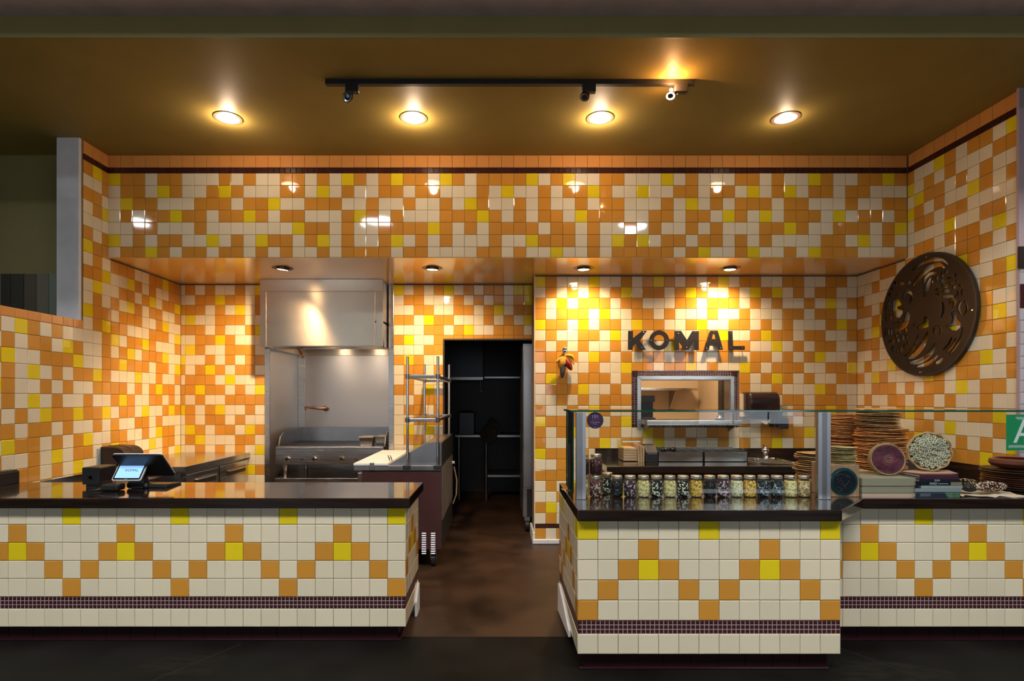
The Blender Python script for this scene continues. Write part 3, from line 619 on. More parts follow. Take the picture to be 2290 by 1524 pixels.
q = MB(); q.tube([(nz.x - .03, 6.1, HZ0 + .2), (nz.x - .03, 6.1, HZ0 + .02), (nz.x - .01, 6.08, HZ0 - .02), (nz.x + .02, 6.07, HZ0 - .07)], .012, 8); q.lathe([(.012, 0), (.018, .012), (.014, .04), (.008, .05)], (nz.x + .015, 6.07, HZ0 - .055), d=(.3, -.1, -1)); q.build('spray_nozzle', M_COPPER, hood, smooth=True)
alc = MB()
alc.box(XA0 - .0, XA0 + .012, YB + .004, YAB, 0, HZ0 - .001); alc.box(XA0, XA1, YAB, YAB + .012, 0, HZ0 - .001); alc.box(XA1 - .012, XA1, YB + .004, YAB, 0, HZ0 - .001)
al = thing('steel_alcove', 'stainless steel lined alcove around the griddle', 'alcove lining', ((XA0+XA1)/2, YAB, 0)); alc.build('lining', M_LIN, al)
q = MB(); q.box(XA0, XA0 + .055, YB - .010, YB + .01, 0, HZ0 - .001); q.build('edge_trim', M_STEEL, al, bevel=.003)
q = MB(); q.box(XA1 - .055, XA1, YB - .010, YB + .01, 0, HZ0 - .001); q.build('edge_trim', M_STEEL, al, bevel=.003)
q = MB(); q.box(XA1 - .055, XA1, YB - .010, YB + .01, HZ0, ZS - .004); q.build('side_trim', M_STEEL, hood, bevel=.003)
q = MB(); q.box(XA0 + .012, XA0 + .10, YAB - .02, YAB, .9, HZ0 - .001); q.build('corner_post', M_STEEL, al, bevel=.003)
# pot filler
a_, b_ = P(684, 911, YAB - .12), P(728, 914, YAB - .03)
pf = thing('pot_filler_faucet', 'copper-toned wall faucet arm inside the griddle alcove', 'faucet', (b_.x, YAB, b_.z))
q = MB(); q.ball((b_.x, YAB - .035, b_.z), .034); q.cyl((b_.x, YAB, b_.z), (b_.x, YAB - .03, b_.z), .028); q.build('valve', M_COPPER, pf, smooth=True)
q = MB(); q.tube([(b_.x, YAB - .06, b_.z), (b_.x - .06, YAB - .08, b_.z), (a_.x, YAB - .12, a_.z), (a_.x - .005, YAB - .12, a_.z - .04)], [.02, .017, .014, .013], 10); q.build('spout', M_COPPER, pf, smooth=True)
q = MB(); q.box(a_.x - .018, a_.x + .03, YAB - .135, YAB - .105, a_.z - .012, a_.z + .014); q.build('joint', M_COPPER, pf, bevel=.004)
# griddle
GX0, GX1, GY0, GY1 = -2.455, -1.25, 6.12, 7.0
gz = PZ(999.5, GY0)
gr = thing('griddle', 'stainless gas griddle with round silver knobs on short legs', 'griddle', ((GX0+GX1)/2, 6.5, .62))
q = MB(); q.box(GX0, GX1, GY0 + .02, GY1, gz - .20, gz - .02); q.build('body', M_STEEL, gr)
q = MB(); q.box(GX0, GX1, GY0, GY0 + .10, gz - .036, gz); q.build('front_rail', M_STEEL, gr, bevel=.008)
q = MB(); q.box(GX0 + .01, GX1 - .01, GY0 + .012, GY0 + .02, gz - .19, gz - .04); cpn = q.build('control_panel', M_STEEL, gr, bevel=.002)
q = MB(); q.box(GX0 + .02, GX1 - .02, GY0 + .10, GY1 - .02, gz - .02, gz - .002); q.build('cooking_plate', M_GRILL, gr)
q = MB(); q.box(GX0, GX1, GY1 - .02, GY1, gz - .02, PZ(955.4, GY1)); q.build('back_splash', M_STEELD, gr, bevel=.002)
zs = PZ(955.4, GY1)
q = MB(); q.prism([(GY0 + .10, gz - .02), (GY0 + .10, gz + .02), (GY0 + .14, gz + .10), (GY0 + .24, gz + .15), (GY1 - .02, zs), (GY1 - .02, gz - .02)], 'x', GX0, GX0 + .012); q.build('side_splash', M_STEELD, gr)
q = MB(); q.prism([(GY0 + .10, gz - .02), (GY0 + .10, gz + .02), (GY0 + .14, gz + .10), (GY0 + .24, gz + .15), (GY1 - .02, zs), (GY1 - .02, gz - .02)], 'x', GX1 - .012, GX1); q.build('side_splash', M_STEELD, gr)
for u, v in ((643, 1027), (703, 1027), (764, 1027)):
    p = P(u, v, GY0); q = MB(); q.lathe([(.030, 0), (.031, .012), (.026, .018), (.026, .034), (.022, .038)], (p.x, GY0 + .013, p.z), d=(0, -1, 0), seg=20); q.build('knob', M_CHROME, gr, smooth=True)
for u in (674, 795):
    p = P(u, 1028, GY0); q = MB(); q.box(p.x - .018, p.x + .018, GY0 + .009, GY0 + .013, p.z - .008, p.z + .008); q.build('pilot_slot', M_BLKM, cpn, bevel=.005)
zst = PZ(1070, GY0)
for x in (GX0 + .08, GX1 - .08):
    for y in (GY0 + .1, GY1 - .1):
        q = MB(); q.lathe([(.030, 0), (.030, -.04), (.020, -.06), (.018, zst - (gz - .2) + .01), (.022, zst - (gz - .2))], (x, y, gz - .2), seg=14); q.build('leg', M_STEEL, gr, smooth=True)
st = thing('refrigerated_base', 'low stainless drawer base supporting the griddle', 'fridge', ((GX0+GX1)/2, 6.5, 0))
q = MB(); q.box(GX0, GX1, GY0 - .01, GY1, zst - .04, zst); q.build('top', M_STEEL, st, bevel=.004)
q = MB(); q.box(GX0, GX1, GY0 + .02, GY1, .1, zst - .04); q.build('body', M_STEELD, st)
for x in (GX0 + .06, GX1 - .06): q = MB(); q.cyl((x, GY0 + .1, 0), (x, GY0 + .1, .1), .03); q.build('leg', M_STEELD, st)
# pans on griddle
for k, (u, y, lab) in enumerate(((822, 6.30, 'open steel food pan on the griddle plate, the one farther from its end'), (862, 6.38, 'open steel food pan at the end of the griddle plate'))):
    x = PX(u, y); w_, d_, h_ = .155, .16, .10
    pn = thing('food_pan', lab, 'pan', (x, y, gz - .002), 'steel pans on the griddle')
    if k == 1: w_ = .10; x = GX1 - .012 - w_/2 - .016
    z0 = gz + .0; q = MB(); q.add([(x - w_/2*.82, y - d_/2*.82, z0), (x + w_/2*.82, y - d_/2*.82, z0), (x + w_/2*.82, y + d_/2*.82, z0), (x - w_/2*.82, y + d_/2*.82, z0), (x - w_/2, y - d_/2, z0 + h_), (x + w_/2, y - d_/2, z0 + h_), (x + w_/2, y + d_/2, z0 + h_), (x - w_/2, y + d_/2, z0 + h_)], [(0,1,2,3),(0,1,5,4),(1,2,6,5),(2,3,7,6),(3,0,4,7)]); q.build('body', M_STEEL, pn)
    q = MB()
    for a, b in (((-1,-1),(1,-1)),((1,-1),(1,1)),((1,1),(-1,1)),((-1,1),(-1,-1))): q.cyl((x + a[0]*w_/2, y + a[1]*d_/2, z0 + h_), (x + b[0]*w_/2, y + b[1]*d_/2, z0 + h_), .007, seg=8)
    q.build('rim', M_STEEL, pn)

# ------------------------------------------------------------------ undercounter fridge on the left
FX, FY0, FZ = -2.707, 4.80, .895
fr = thing('undercounter_fridge', 'stainless undercounter fridge with two doors against the left tiled wall', 'fridge', ((XL+FX)/2, 5.4, 0))
q = MB(); q.box(XL + .005, FX, FY0, YB - .003, FZ - .055, FZ); q.build('worktop', M_STEEL, fr, bevel=.004)
q = MB(); q.box(XL + .01, FX - .05, FY0 + .02, YB - .01, .12, FZ - .055); q.build('body', M_STEELD, fr)
for y0, y1 in ((FY0 + .04, 5.40), (5.43, 6.03)):
    q = MB(); q.box(FX - .05, FX - .005, y0, y1, .16, FZ - .075); do = q.build('door', M_STEEL, fr, bevel=.006)
    q = MB(); q.box(FX - .010, FX - .003, y0 + .12, y1 - .06, FZ - .19, FZ - .13); q.build('handle_recess', M_BLKM, do)
    q = MB(); q.tube([(FX - .002, y0 + .12, FZ - .135), (FX + .012, y0 + .14, FZ - .14), (FX + .012, y1 - .09, FZ - .14), (FX - .002, y1 - .06, FZ - .135)], .008, 8); q.build('handle', M_STEEL, do)
for x in (XL + .08, FX - .1):
    for y in (FY0 + .1, YB - .12): q = MB(); q.cyl((x, y, 0), (x, y, .12), .035); q.build('leg', M_BLK, fr)
# left wall dispenser
dp = thing('paper_towel_dispenser', 'dark brown rounded paper towel dispenser on the left tiled wall', 'dispenser', (XL, 4.95, .9))
q = MB(); pr = [(XL + .01, .905), (XL + .235, .905)] + [(XL + .235 - .10*(1 - math.cos(a)), .98 + .082*math.sin(a)) for a in [R(x_) for x_ in range(0, 91, 15)]] + [(XL + .01, 1.066)]
q.prism(pr, 'y', 4.83, 5.08); q.build('cover', M_CORROD, dp, smooth=True, bevel=.008)
q = MB(); q.prism([(x_ + .002 if x_ > XL + .02 else x_, z_ + .003) for x_, z_ in pr[1:]], 'y', 4.93, 4.945); q.build('rib', M_BLK, dp)
q = MB(); q.box(XL + .001, XL + .012, 4.80, 5.10, .90, 1.05); q.build('back_plate', mat('grey_plastic', (.35, .38, .36), .4), dp)

# ------------------------------------------------------------------ refrigerated prep table with chrome shelf
px0, px1, py0, py1 = -1.241, -.478, 4.80, 6.02
pt = thing('prep_table', 'brown and steel refrigerated prep table on casters beside the doorway', 'prep table', ((px0+px1)/2, 5.4, 0))
q = MB(); q.box(px0 + .07, px1, py0 + .012, py1, .17, .86); q.build('body', M_FRIDGEB, pt, bevel=.004)
q = MB(); q.box(px0 + .03, px0 + .07, py0 + .02, py1 - .02, .2, .84); q.build('door', M_STEEL, pt, bevel=.004)
q = MB(); q.box(px0, px1, py0, py1, .86, .905); q.build('top_frame', M_STEELD, pt, bevel=.003)
q = MB(); q.box(px0, -.944, py0 - .006, py1, .905, .925); bo = q.build('cutting_board', M_BOARD, pt, bevel=.003)
q = MB(); q.box(-1.10, -1.06, py0 - .010, py0 - .001, .865, .93); q.build('board_bracket', M_STEEL, pt, bevel=.002)
for x in (-1.095, -1.068): q = MB(); q.cyl((x, py0 - .012, .88), (x, py0 - .009, .88), .005, seg=8); q.build('screw', M_CHROME, pt)
q = MB(); q.prism([(-.944, .905), (-.62, 1.096), (-.478, 1.106), (-.478, .905)], 'y', py0 + .065, py1 - .05); q.build('raised_rail', M_STEELD, pt)
q = MB(); q.box(px1 + .001, px1 + .006, py0 + .05, py1 - .05, .42, .88); q.build('side_panel', mat('galvanised', (.30, .27, .24), .4, .7, noise=.15, nscale=3), pt)
q = MB(); q.box(px1 + .001, px1 + .005, py0, py1, .91, 1.10); q.build('rail_cover', M_BLKM, pt)
q = MB(); q.box(px1 + .001, px1 + .004, py0 + .03, py1 - .05, .17, .41); q.build('compressor_panel', M_BLKM, pt)
for cx in (948, 968.5):
    for i in range(10):
        p0 = P(cx, 1194 + i*5.0, py0); q = MB(); q.prism([(py0 + .011, p0.z - .0045), (py0 + .004, p0.z - .0045), (py0 + .011, p0.z + .0045)], 'x', p0.x - .020, p0.x + .018); q.build('vent_louvre', mat('louvre', (.42, .40, .42), .45, .6), pt)
for x in (px0 + .12, px1 - .08):
    for y in (py0 + .09, py1 - .1):
        q = MB(); q.box(x - .035, x + .035, y - .035, y + .035, .155, .17); q.prism([(y - .03, .16), (y + .03, .16), (y + .05, .055), (y + .03, .05)], 'x', x - .03, x - .022); q.prism([(y - .03, .16), (y + .03, .16), (y + .05, .055), (y + .03, .05)], 'x', x + .022, x + .03); co = q.build('caster', M_STEELD, pt)
        q = MB(); q.cyl((x - .018, y + .03, .057), (x + .018, y + .03, .057), .056, seg=20); q.build('wheel', M_BLK, co, smooth=True)
q = MB(); q.cyl((px1 + .004, py1 - .1, .80), (px1 + .03, py1 - .1, .80), .016); q.build('knob', M_WHITE, pt)
q = MB(); q.tube([(px1 + .02, py1 - .05, .75), (px1 + .05, py1 - .04, .6), (px1 + .045, py1 - .06, .45), (px1 + .01, py1 - .05, .35)], .008, 6); q.build('power_cord', M_KRAFT, pt)
# handle of small tongs on board
q = MB()
for dx in (0, .02): q.tube([(-.985 + dx, 5.10, .932), (-.995 + dx, 5.06, .965), (-.975 + dx, 5.0, .955), (-.955 + dx, 4.95, .93)], .004, 6)
tag(q.build('tongs', M_BLKM), 'small dark tongs lying at the rail of the white cutting board', 'tongs')
# shelf
sh = thing('wire_shelf', 'open chrome post shelf standing on the prep table', 'shelf', (-.645, 5.45, .905))
def clamp_at(x, y, z): return
posts = [(-.778, 4.835), (-.512, 4.835), (-.778, 6.0), (-.512, 6.0)]
M_POST = mat('grooved_chrome', (.62, .62, .63), .16, 1)
for x, y in posts:
    q = MB(); pr = []
    z = .906
    while z < 1.85: pr += [(.0125, z), (.0125, z + .021), (.0108, z + .0215), (.0108, z + .0245)]; z += .025
    pr += [(.0125, 1.853), (.010, 1.857)]
    q.lathe(pr, (x, y, 0), seg=12); q.build('post', M_POST, sh, smooth=True)
    q = MB(); q.box(x - .035, x + .035, y - .038, y - .028, .868, .905); q.build('post_bracket', M_BLKM, pt, bevel=.003)
    for dx in (-.0,): q = MB(); q.cyl((x, y - .041, .888), (x, y - .037, .888), .006, seg=8); q.build('screw', M_CHROME, pt)
for zi, z in enumerate((1.665, 1.285)):
    q = MB(); q.box(-.80, -.49, 4.822, 4.848, z, z + .03); q.box(-.80, -.49, 5.987, 6.013, z, z + .03); q.box(-.791, -.765, 4.84, 6.0, z + .004, z + .026); q.box(-.525, -.499, 4.84, 6.0, z + .004, z + .026)
    fo = q.build('shelf_frame', M_STEEL if zi else M_STEELD, sh, bevel=.004)
    for x, y in posts: q = MB(); q.lathe([(.022, z - .006), (.025, z + .036)], (x, y, 0), seg=14); q.build('collar', M_STEEL, fo, smooth=True)
    for i in range(3): x = -.72 + i*.072; q = MB(); q.cyl((x, 4.84, z + .02), (x, 6.0, z + .02), .003, seg=6); q.build('wire', M_CHROME, fo)

# ------------------------------------------------------------------ back room contents
uf = thing('upright_fridge', 'tall steel fridge standing just inside the dark doorway', 'fridge', (.65, 6.5, 0))
q = MB(); q.box(.294, .98, 6.14, 6.85, .165, 2.10); q.build('body', M_STEELD, uf, bevel=.006)
q = MB(); q.box(.30, .975, 6.122, 6.14, .50, 2.08); q.build('door', M_STEELD, uf, bevel=.004)
q = MB(); q.box(.34, .975, 6.13, 6.142, .17, .48); q.build('kick_grille', M_BLKM, uf)
for x in (.345, .95):
    q = MB(); q.box(x - .03, x + .03, 6.16, 6.22, .12, .165); co = q.build('caster', M_STEELD, uf)
    q = MB(); q.cyl((x - .02, 6.19, .065), (x + .02, 6.19, .065), .065, seg=20); q.build('wheel', M_BLK, co, smooth=True)
wc = thing('wall_cabinet', 'dark hanging cabinet high up in the back room', 'cabinet', (-.4, 8.3, 1.7))
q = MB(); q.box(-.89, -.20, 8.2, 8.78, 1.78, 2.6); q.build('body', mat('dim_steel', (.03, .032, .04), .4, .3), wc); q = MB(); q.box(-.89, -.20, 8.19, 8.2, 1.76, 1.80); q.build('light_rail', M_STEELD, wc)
q = MB(); q.box(-.18, .72, 8.4, 8.78, 1.79, 1.815); ws = tag(q.build('wall_shelf', M_STEELD), 'thin metal shelf on the back room wall beside the hanging cabinet', 'shelf')
bt = thing('work_table', 'dim steel work table with undershelf in the back room', 'table', (.2, 8.4, 0))
q = MB(); q.box(-.6, .75, 8.05, 8.78, .92, .95); q.build('top', M_STEELD, bt); q = MB(); q.box(-.14, .75, 8.1, 8.75, .33, .36); q.build('undershelf', M_STEELD, bt)
for x in (-.15, .7, -.55): q = MB(); q.cyl((x, 8.1, 0), (x, 8.1, .92), .025); q.build('leg', M_STEELD, bt)
q = MB(); q.prism([(-.25, .95), (-.12, .80), (.02, .88), (.0, 1.05), (-.14, 1.10)], 'y', 8.0, 8.04); q.prism([(-.2, .95), (.06, .95), (.05, 1.12), (-.1, 1.2)], 'y', 8.06, 8.35); tag(q.build('cloth_bag', mat('dark_cloth', (.06, .045, .03), .9), bevel=.02), 'dark rumpled cloth bag hanging over the back room table edge', 'bag')
q = MB(); q.box(-.55, -.32, 8.1, 8.4, .951, 1.28); q.box(-.53, -.34, 8.11, 8.38, 1.28, 1.3); tag(q.build('kitchen_machine', M_BLK, bevel=.02), 'black boxy appliance on the back room table', 'appliance')
q = MB(); q.tube([(-.23, 8.0, 1.76), (-.23, 8.0, 1.66), (-.22, 8.0, 1.60)], .006, 6); q.ball((-.22, 8.0, 1.585), .02); tag(q.build('hanging_pull', M_KRAFT), 'small pull cord hanging below the back room cabinet', 'pull cord')

# ------------------------------------------------------------------ pass-through window
pw = thing('window_frame', 'stainless framed pass-through window with a steel sill shelf', 'pass-through', ((OX0+OX1)/2, YK, OZ0))
fw = .039
q = MB()
def fr_piece(pts): return MB().prism(pts, 'y', YK - .022, YK + .006)
fr_piece([(OX0 - fw, OZ0 - .05), (OX0, OZ0 - .05), (OX0, OZ1), (OX0 - fw, OZ1 + fw)]).build('jamb', M_STEEL, pw, bevel=.003)
fr_piece([(OX1 + fw, OZ0 - .05), (OX1, OZ0 - .05), (OX1, OZ1), (OX1 + fw, OZ1 + fw)]).build('jamb', M_STEEL, pw, bevel=.003)
fr_piece([(OX0 - fw, OZ1 + fw), (OX0, OZ1), (OX1, OZ1), (OX1 + fw, OZ1 + fw)]).build('head', M_STEEL, pw, bevel=.003)
q = MB(); q.box(OX0, OX0 + .004, YK, YK + .13, OZ0, OZ1); q.box(OX1 - .004, OX1, YK, YK + .13, OZ0, OZ1); q.box(OX0, OX1, YK, YK + .13, OZ1 - .004, OZ1); q.build('reveal', M_STEELD, pw)
q = MB(); q.box(OX0, OX1 + .026, 5.40, YK + .13, 1.225, 1.273); q.build('sill_shelf', M_STEEL, pw, bevel=.004)
q = MB(); q.prism([(5.42, 1.225), (YK - .022, 1.225), (YK - .022, 1.15)], 'x', OX0 + .02, OX0 + .03); q.prism([(5.42, 1.225), (YK - .022, 1.225), (YK - .022, 1.15)], 'x', OX1 - .03, OX1 - .02); q.build('bracket', M_STEELD, pw)
for nm, bx_ in (('wall_pass_back', (1.0, 2.72, 7.2, 7.3, .5, 2.55)), ('wall_pass_right', (2.63, 2.72, k1, 7.2, .5, 2.55)), ('wall_pass_left', (1.0, 1.1, k1 + .4, 7.2, .5, 2.55)), ('ceiling_pass', (1.0, 2.72, k1, 7.2, 2.451, 2.55)), ('floor_pass', (1.0, 2.72, k1, 7.2, .5, .6))):
    struct(MB().box(*bx_).build(nm, M_BEIGE))
q = MB(); q.box(1.55, 2.52, 6.9, 7.2, 1.585, 1.615); psf = thing('wall_shelf', 'steel shelf on the beige wall seen through the pass-through', 'shelf', (2.0, 7.05, 1.58)); q.build('board', M_STEEL, psf, bevel=.003)
q = MB(); q.prism([(6.93, 1.585), (7.2, 1.585), (7.2, 1.33)], 'x', 2.25, 2.27); q.build('bracket', M_STEELD, psf)
q = MB(); q.box(1.60, 1.73, 6.1, 6.2, .6, 1.45); q.box(1.60, 1.745, 6.08, 6.22, 1.45, 1.52); tag(q.build('kitchen_stand', M_BLK), 'black stand inside the pass-through kitchen', 'stand')
q = MB(); q.box(2.53, 2.62, 6.2, 6.3, .605, 2.3); tag(q.build('storage_rack', M_BLKM), 'dark upright rack at the end of the pass-through kitchen', 'rack')
fl = thing('ceiling_fixture', 'flat light fixture on the ceiling of the pass-through kitchen', 'light', (1.95, 5.97, 2.45)); q = MB(); q.box(1.6, 2.3, 5.85, 6.1, 2.41, 2.449); q.build('housing', M_WHITE, fl); MB().box(1.63, 2.27, 5.88, 6.07, 2.402, 2.409).build('diffuser', M_LIT, fl)
area('lamp', (1.95, 5.97, 2.39), .3, P_PASS*4, fl, col=(1, .74, .45))
bz = 1.2735; bx, by = PX(1609, 5.47), 5.47
be = thing('service_bell', 'chrome call bell on the pass-through shelf', 'bell', (bx, by, bz))
MB().lathe([(.04, 0), (.042, .008), (.038, .012)], (bx, by, bz), seg=24).build('base', M_BLK, be, smooth=True)
MB().lathe([(.036, .014), (.035, .024), (.027, .038), (.012, .045), (.004, .046)], (bx, by, bz), seg=24).build('dome', M_CHROME, be, smooth=True)
MB().cyl((bx, by, bz + .045), (bx, by, bz + .056), .005).build('button', M_CHROME, be)
q = MB(); q.box(1.49, 1.62, 5.62, 5.72, 1.274, 1.292); tag(q.build('receipt_printer', M_BLK, bevel=.004), 'flat black tray at the end of the pass-through shelf', 'tray')

# ------------------------------------------------------------------ sign letters
def zl(pts): return [(PX(1380 + x/5.862, YK - .045), PZ(700 + y/5.862, YK - .045)) for x, y in pts]
def circ(cx, cy, r, n=40, ry=None): ry = ry or r; return [(cx + r*math.cos(2*math.pi*i/n), cy + ry*math.sin(2*math.pi*i/n)) for i in range(n)]
LET = {'K': ([[(145,237),(208,237),(208,332),(332,235),(390,236),(298,365),(377,487),(297,487),(243,405),(206,445),(204,487),(142,487)]], [(172,370),(350,255),(323,460)]),
       'O': ([circ(551,360,129), circ(551,360,71)], [(447,363),(648,360)]),
       'M': ([[(752,238),(838,238),(915,358),(985,240),(1070,240),(1070,490),(1012,490),(1008,362),(935,487),(884,487),(810,380),(812,490),(750,490)]], [(797,275),(1030,265),(908,455)]),
       'A': ([[(1145,487),(1203,270),(1225,236),(1310,235),(1328,262),(1388,487),(1330,487),(1316,432),(1214,432),(1202,487)], [(1238,362),(1252,290),(1266,276),(1280,290),(1293,362)]], [(1266,257),(1170,467),(1353,462)]),
       'L': ([[(1455,238),(1512,238),(1518,435),(1672,435),(1672,487),(1462,487)]], [(1483,263),(1488,458),(1640,458)])}
M_SIGN = mat('sign_charcoal', (.014, .012, .014), .5, noise=.2, nscale=20)
for ch, (loops, bolts) in LET.items():
    lp = [zl(l) for l in loops]; cx = sum(p[0] for p in lp[0]) / len(lp[0]); cz = min(p[1] for p in lp[0])
    t = thing('sign_letter', 'charcoal metal wall sign letter %s on bolts' % ch, 'letter', (cx, YK - .045, cz), 'letters of the wall sign')
    shape_mesh(lp, Matrix.Translation((0, YK - .045, 0)) @ FRONT, .008, M_SIGN, 'plate', t)
    for bx_, by_ in bolts:
        (x, z), = zl([(bx_, by_)])
        MB().cyl((x, YK - .052, z), (x, YK, z), .0035, seg=8).build('bolt', M_CHROME, t)
        MB().lathe([(.008, 0), (.007, .003), (.003, .005)], (x, YK - .049, z), d=(0,-1,0), seg=12).build('bolt_head', M_CHROME, t)

# ------------------------------------------------------------------ cut-metal disc on the right wall
XW = XR - .034
def zd(x, y):
    u, v = 1940 + x/4.618, 540 + y/4.618; Y = F*XW/(u - VX); return (4.71 - Y, PZ(v, Y))     # right of disc = nearer
def sm(pts, n=7):
    out = []
    for k in range(len(pts) - 1):
        p0, p1, p2, p3 = pts[max(k-1, 0)], pts[k], pts[k+1], pts[min(k+2, len(pts)-1)]
        for i in range(n):
            t_ = i/n; out.append(tuple(.5*((2*p1[c]) + (-p0[c]+p2[c])*t_ + (2*p0[c]-5*p1[c]+4*p2[c]-p3[c])*t_*t_ + (-p0[c]+3*p1[c]-3*p2[c]+p3[c])*t_**3) for c in range(len(p1))))
    return out + [pts[-1]]
def stroke(pts, w_):
    c_ = sm(pts); n = len(c_); l_, r_ = [], []
    for i, p in enumerate(c_):
        a, b = c_[max(i-1, 0)], c_[min(i+1, n-1)]; dx, dy = b[0]-a[0], b[1]-a[1]; L = math.hypot(dx, dy) or 1
        h = w_*.80 * max(.12, math.sin(math.pi*(i + .5)/n) ** .6); l_.append((p[0] - dy/L*h, p[1] + dx/L*h)); r_.append((p[0] + dy/L*h, p[1] - dx/L*h))
    return l_ + r_[::-1]
holes = [stroke(*a) for a in [
    ([(470,300),(560,228),(680,190),(775,195),(838,245)], 26), ([(472,462),(540,365),(640,278),(740,240),(800,282)], 36), ([(570,470),(590,395),(650,330),(742,316)], 32), ([(655,372),(618,470),(592,582)], 30),
    ([(370,600),(390,532),(430,522),(463,570),(440,640)], 22), ([(412,725),(415,765),(395,850),(340,895),(278,920)], 38),
    ([(530,962),(500,1060),(440,1150),(378,1188)], 22), ([(630,932),(580,1060),(500,1165),(418,1212)], 36), ([(712,1055),(640,1170),(540,1238),(430,1258)], 36), ([(732,1175),(640,1258),(505,1298)], 26), ([(780,1205),(745,1243),(700,1260)], 24),
    ([(850,650),(878,600),(905,625),(888,690)], 26), ([(975,612),(946,685),(975,772)], 20), ([(1003,612),(1034,685),(1003,768)], 14), ([(718,868),(690,912),(705,968)], 16), ([(735,868),(762,912),(745,970)], 16),
    ([(880,988),(840,1070),(785,1125)], 18), ([(918,1000),(880,1080),(815,1152)], 13), ([(990,885),(965,1000),(905,1105),(850,1160)], 15), ([(775,622),(790,700),(768,795)], 16)]]
holes += [[(262,620),(290,590),(318,592),(352,645),(350,665),(325,668),(308,690),(330,705),(368,715),(368,745),(335,790),(285,785),(270,760),(262,700)],
          [(905,722),(922,740),(928,800),(970,850),(960,895),(920,925),(872,918),(815,885),(812,868),(870,850),(882,800),(868,740)],
          [(518,880),(560,852),(585,838),(590,775),(625,780),(634,820),(634,885),(560,905),(525,902)], [(485,850),(510,842),(500,885),(478,880)]]
holes += [circ(x, y, a*1.3, 14, b*1.25) for x, y, a, b in [(295,435,17,17),(355,437,24,15),(432,425,16,20),(258,495,11,13),(235,552,13,16),(312,552,11,11),(222,645,8,28),(194,695,5,24),(240,700,6,22),(200,790,10,34),(240,790,8,30),(188,940,6,40),(220,935,8,35),(246,940,7,35),
    (302,977,15,16),(338,942,13,10),(370,1000,14,22),(400,920,13,20),(405,985,9,16),(262,1032,18,16),(318,1022,14,16),(225,1036,11,16),(270,1110,16,20),(350,1120,17,28),(312,1138,9,14),(395,1080,15,20),(425,1048,10,20),(290,855,10,10),(332,835,16,10),
    (777,345,13,26),(823,322,16,16),(722,382,12,25),(672,420,19,22),(785,415,24,20),(858,378,20,15),(803,462,27,18),(872,432,20,15),(908,478,23,17),(733,500,24,13),(820,513,26,17),(740,548,26,12),(835,568,56,15),(930,415,12,12),(968,455,14,12),(918,572,8,18),(940,542,7,26),(980,530,7,28),(918,350,9,20),(935,655,0.1,0.1)][:-1]]
def seg_x(p, q, a, b):
    def o(u_, v_, w_): return (v_[0]-u_[0])*(w_[1]-u_[1]) - (v_[1]-u_[1])*(w_[0]-u_[0])
    return o(p, q, a)*o(p, q, b) < 0 and o(a, b, p)*o(a, b, q) < 0
def clash(A_, B_):
    if max(p[0] for p in A_) < min(p[0] for p in B_) or min(p[0] for p in A_) > max(p[0] for p in B_) or max(p[1] for p in A_) < min(p[1] for p in B_) or min(p[1] for p in A_) > max(p[1] for p in B_): return False
    n, m = len(A_), len(B_)
    return any(seg_x(A_[i], A_[(i+1) % n], B_[k], B_[(k+1) % m]) for i in range(n) for k in range(m)) or inside(B_[0], A_) or inside(A_[0], B_)
def inside(p, poly):
    c_ = False; n = len(poly)
    for i in range(n):
        a, b = poly[i], poly[i-1]
        if (a[1] > p[1]) != (b[1] > p[1]) and p[0] < (b[0]-a[0])*(p[1]-a[1])/(b[1]-a[1]) + a[0]: c_ = not c_
    return c_
kept = []
for h in holes:
    for _ in range(9):
        if not any(clash(h, g_) for g_ in kept): kept.append(h); break
        cx_, cy_ = sum(p[0] for p in h)/len(h), sum(p[1] for p in h)/len(h); h = [(cx_ + (x - cx_)*.88, cy_ + (y - cy_)*.88) for x, y in h]
holes = kept
loops = [[(a, b) for a, b in [(.52*math.cos(2*math.pi*i/96), 2.20 + .52*math.sin(2*math.pi*i/96)) for i in range(96)]]] + [[zd(x, y) for x, y in h] for h in holes]
dsc = thing('metal_wall_disc', 'large round dark metal disc with cut-out faces on the right tiled wall', 'wall art', (XR, 4.71, 1.68))
MD = Matrix.Translation((XW, 4.71, 0)) @ Matrix(((0,0,-1,0),(-1,0,0,0),(0,1,0,0),(0,0,0,1)))
shape_mesh(loops, MD, .009, M_CORROD, 'plate', dsc)
q = MB(); q.lathe([(.505, 0), (.522, 0), (.522, .028), (.505, .028)], (XW - .006, 4.71, 2.20), d=(1, 0, 0), seg=96, cap=False); rm = q.build('rim', M_BLKM, dsc, smooth=True)
for a in (0, 90, 180, 270):
    y, z = 4.71 + .487*math.cos(R(a + 4)), 2.20 + .487*math.sin(R(a + 4)); MB().cyl((XW - .012, y, z), (XR, y, z), .007, seg=8).build('bolt', M_CHROME, dsc)

